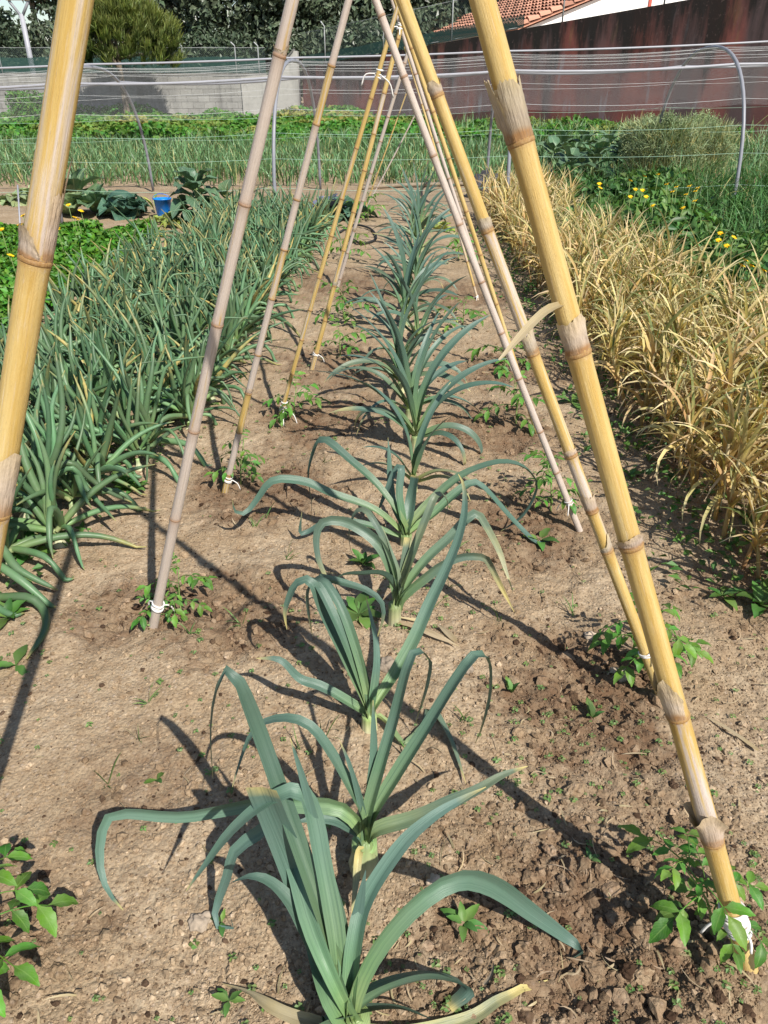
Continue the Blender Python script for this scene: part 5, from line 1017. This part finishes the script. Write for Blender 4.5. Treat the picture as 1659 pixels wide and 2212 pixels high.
# yellow flowers over the herbs on the left
for i, (px, py, D) in enumerate([(148, 444, 8.1), (175, 456, 8.0), (160, 470, 7.6), (168, 474, 7.6), (44, 486, 6.9), (50, 466, 7.2), (3, 497, 6.6), (124, 494, 7.0), (22, 552, 6.0)]):
    q_ = W(px, py, D); root = empty('yellow_flower', (q_[0], q_[1], gz(q_[0], q_[1])), 'single yellow flower on a thin stem above the herb patch', 'flower', 'yellow flowers above the herbs'); h_ = q_-np.array(root.location)
    V, F, C = tube(spline([[.02, 0, 0], [.01, 0, h_[2]*.5], h_-[0, 0, .004]], 6), .003, 5); obj('stem', mesh('stem', V, F, M['tstem'], C), root); obj('flower', FM, root, h_, (.4, 0, i), 1.25)
# ------------------------------------------------------------------ low growth round the beds and small weeds
z = np.random.default_rng(91)
WL = []
for i in range(4): V, F, C = broadleaf(.07, .028, 8, 5, .25, .7, .05, .12, .7, .75, z, z.random(), .08); WL.append(mesh('leaf', V, F, M['weed'], C))
def weed(px, py, n, sc, label, name='weed', p0=15, grp='weeds in the bare soil', cat='weed'):
    p = GP(px, py); root = empty(name, p, label, cat, grp); a = z.random()*6
    for i in range(n): a += 2.4+z.normal(0, .2); obj('leaf', WL[i % 4], root, (0, 0, .006), (0, -R(p0+45*i/n+z.normal(0, 6)), a), float(sc*z.uniform(.7, 1.15)))
weed(70, 1190, 11, 1.5, 'rosette weed below the corner onion'); weed(18, 1338, 9, 1.4, 'rosette weed under the near onion blades'); weed(1000, 1998, 7, .75, 'broad-leaved weed seedling right of the foremost leek'); weed(785, 1222, 8, 1.0, 'green weed behind the folded leek blades', p0=30)
weed(268, 1050, 16, 1.3, 'bushy weed at the edge of the onion bed', p0=25); weed(290, 1060, 10, 1.2, 'low leafy weed trailing from the onion bed edge'); weed(775, 1330, 9, 1.6, 'large green weed between the leeks with folded and pale blades', p0=5); weed(545, 690, 12, 2.6, 'leafy weed at the foot of the onions by the pale cane', p0=30)
weed(355, 905, 10, 2.6, 'broad weed with oval leaves among the onion blades', p0=25); weed(1235, 872, 5, 1.6, 'flat grey-green weed on the path by the garlic', p0=2); weed(1640, 1310, 9, 1.6, 'dark green weed in the shade of the garlic', p0=25); weed(340, 1688, 3, .5, 'tiny two-leaved weed on the bare patch', p0=5); weed(1165, 1170, 4, 1.2, 'pale weed shoot under the drooping leek blade', p0=10)
weed(480, 1995, 3, .5, 'tiny weed near the curled leek leaf'); weed(495, 2165, 5, .55, 'small weed by the dry leaf at the front'); weed(1275, 1860, 4, .5, 'small weed in the damp soil by the front tomato'); weed(1280, 1555, 4, .8, 'grassy weed in the open soil right of the leeks', p0=50); weed(1105, 1500, 4, .8, 'upright weed shoot right of the arching leek', p0=55)
weed(1620, 1130, 7, 1.3, 'leafy weed at the foot of the front garlic plants', p0=20); weed(1560, 1290, 6, 1.0, 'small weed in the garlic shade'); weed(35, 1440, 4, 1.2, 'yellowish onion-like weed leaf lying on the bare soil', p0=0); weed(1360, 1030, 5, 1.0, 'thin weed on the shaded path')
for i, (px, py) in enumerate([(300, 1600), (620, 1210), (550, 1140), (575, 1120), (410, 1370), (970, 1270), (930, 1320), (980, 1190), (1000, 1560), (880, 1640), (1240, 1330), (640, 1620), (320, 1520), (230, 1700), (1060, 1080), (700, 1600), (520, 1350), (1080, 1345), (700, 1000), (1460, 1040)]):
    p = GP(px, py); n = 5; V, F, C = blades(np.zeros((n, 3))+z.normal(0, .004, (n, 3))*[1, 1, 0], z.random(n)*6.28, .04+.05*z.random(n), R(65)+z.normal(0, .25, n), .3+.8*z.random(n), .004, 5, across=3, g=z); tag(obj('grass_tuft', mesh('grass_tuft', V, F, M['weed'], C), loc=p), 'little tuft of grass blades sprouting from bare soil', 'grass', 'grass tufts on the bare soil')
n = 5200; x, y = scatter(n, .55, 6.0, 1.5, z, .85); dn = vnoise(x*2.2, y*2.2, 61)*.5+.5; k = z.random(n) < dn**1.6*(1-.6*np.clip(1-np.hypot((x+.75)/.5, (y-1.25)/.75), 0, 1)); x, y = x[k], y[k]; n = len(x); hgt = ground_z(x, y)
m = 4; b = np.repeat(np.stack([x, y, hgt+.006], -1), m, 0); az = np.tile(np.arange(m)*1.57, n)+np.repeat(z.random(n)*6, m); sz = np.repeat(.004+.007*z.random(n)**2, m)
p = b+np.stack([np.cos(az)*sz*.6, np.sin(az)*sz*.6, sz*.5], -1); V, F, C = cards(p, np.stack([np.cos(az)*.3, np.sin(az)*.3, 0*az+1], -1), sz*1.25, z, .7, .2)
tag(obj('seedlings', mesh('seedlings', V, F, M['seedling'], C, False)), 'scattered tiny weed seedlings over the bare soil', 'seedlings', kind='stuff')
# low weeds below garlic and onion edges
n = 2600; y = 2.0+7*z.random(n); x = np.where(z.random(n) < .6, 1.2+.28*z.normal(0, .5, n), edge_x(y)+.1*z.normal(0, 1, n)-.1); p = np.stack([x, y, .01+.03*z.random(n)], -1)
V, F, C = cards(p, np.tile([0, 0, 1.], (n, 1)), .02+.03*z.random(n), z, .6, .5); tag(obj('ground_cover', mesh('ground_cover', V, F, M['weed'], C, False)), 'low green weeds creeping along the edges of the beds', 'ground cover', kind='stuff')
# litter: dry onion and leek scraps, twigs (stuff) and a few single pieces
n = 900; x, y = scatter(n, .6, 5, 1.7, z); k = z.random(n) < .25+.75*(vnoise(x*2.5, y*2.5, 71) > .25); x, y = x[k], y[k]; n = len(x)
V, F, C = blades(np.stack([x, y, ground_z(x, y)+.006], -1), z.random(n)*6.28, .02+.05*z.random(n)**2, z.normal(.05, .12, n), z.normal(0, .3, n), .0025+.003*z.random(n), 4, across=2, tw=.6, g=z)
V[:, 2] = np.maximum(V[:, 2], ground_z(V[:, 0], V[:, 1])+.002); tag(obj('dry_litter', mesh('dry_litter', V, F, M['dry'], C)), 'scraps of dry leaf and twig scattered over the soil', 'litter', kind='stuff')
for px, py, L_, w_, lab, mt in [(1405, 992, .06, .04, 'single dry pinkish leaf on the path beside the garlic', 'red_paint'), (1635, 1628, .16, .012, 'pale dry stalk lying at the right edge of the bed', 'dry'), (985, 1392, .1, .02, 'dry folded leek blade tip lying on the soil', 'dry'), (1045, 2135, .05, .01, 'dark twig right of the foremost leek', 'wood'), (560, 1560, .07, .006, 'dark twig on the bare patch left of the leeks', 'wood')]:
    p = GP(px, py); V, F, C = blades(np.array([[0, 0, .012]]), 2.2 if mt == 'dry' else .6, L_, .1, .3, w_, 8, across=5, tw=.4, g=z); tag(obj('twig' if mt == 'wood' else ('fallen_leaf' if mt == 'red_paint' else 'dry_stalk'), mesh('litter', V, F, M[mt if mt != 'red_paint' else 'dry'], C), loc=p), lab, 'twig' if mt == 'wood' else 'dry leaf')
# far end of the bed: pipe, hose, rock, stakes
V, F, C = tube(spline([G(780, 412), G(850, 407), G(930, 404), G(1035, 402)]+np.array([0, 0, .04]), 20), .03, 8); p = G(780, 412); tag(obj('water_pipe', mesh('water_pipe', V-p, F, M['wood'], C), loc=p), 'pale thick pipe lying across the far end of the bed', 'pipe')
V, F, C = tube(spline([GP(735, 505), GP(765, 490), GP(800, 498), GP(812, 520), GP(780, 530), GP(755, 515)]+np.array([0, 0, .02]), 40), .012, 7); p = G(770, 505); tag(obj('black_hose', mesh('black_hose', V-p, F, M['hose'], C), loc=p), 'loop of black irrigation hose beyond the canes', 'hose')
p = G(1052, 428); z2 = np.random.default_rng(5); V, F = rocks(np.zeros((1, 3)), np.array([.22]), V2, F2, z2, 1.0, .04); tag(obj('basalt_rock', mesh('basalt_rock', V*(1+.2*vnoise(V[:, :1]*9, V[:, 1:2]*9+V[:, 2:]*7, 4)), F, M['basalt'], smooth=False), loc=p+[0, 0, .1]), 'dark basalt rock at the far corner of the garlic bed', 'rock')
p = GP(50, 600); V, F, C = tube(np.array([G(48, 560), W(38, 400, 8.0)])-G(48, 560), .008, 6); tag(obj('thin_stake', mesh('thin_stake', V, F, M['white_pipe'], C), loc=G(48, 560)), 'thin pale stake in the herb patch left of the golden cane', 'stake')
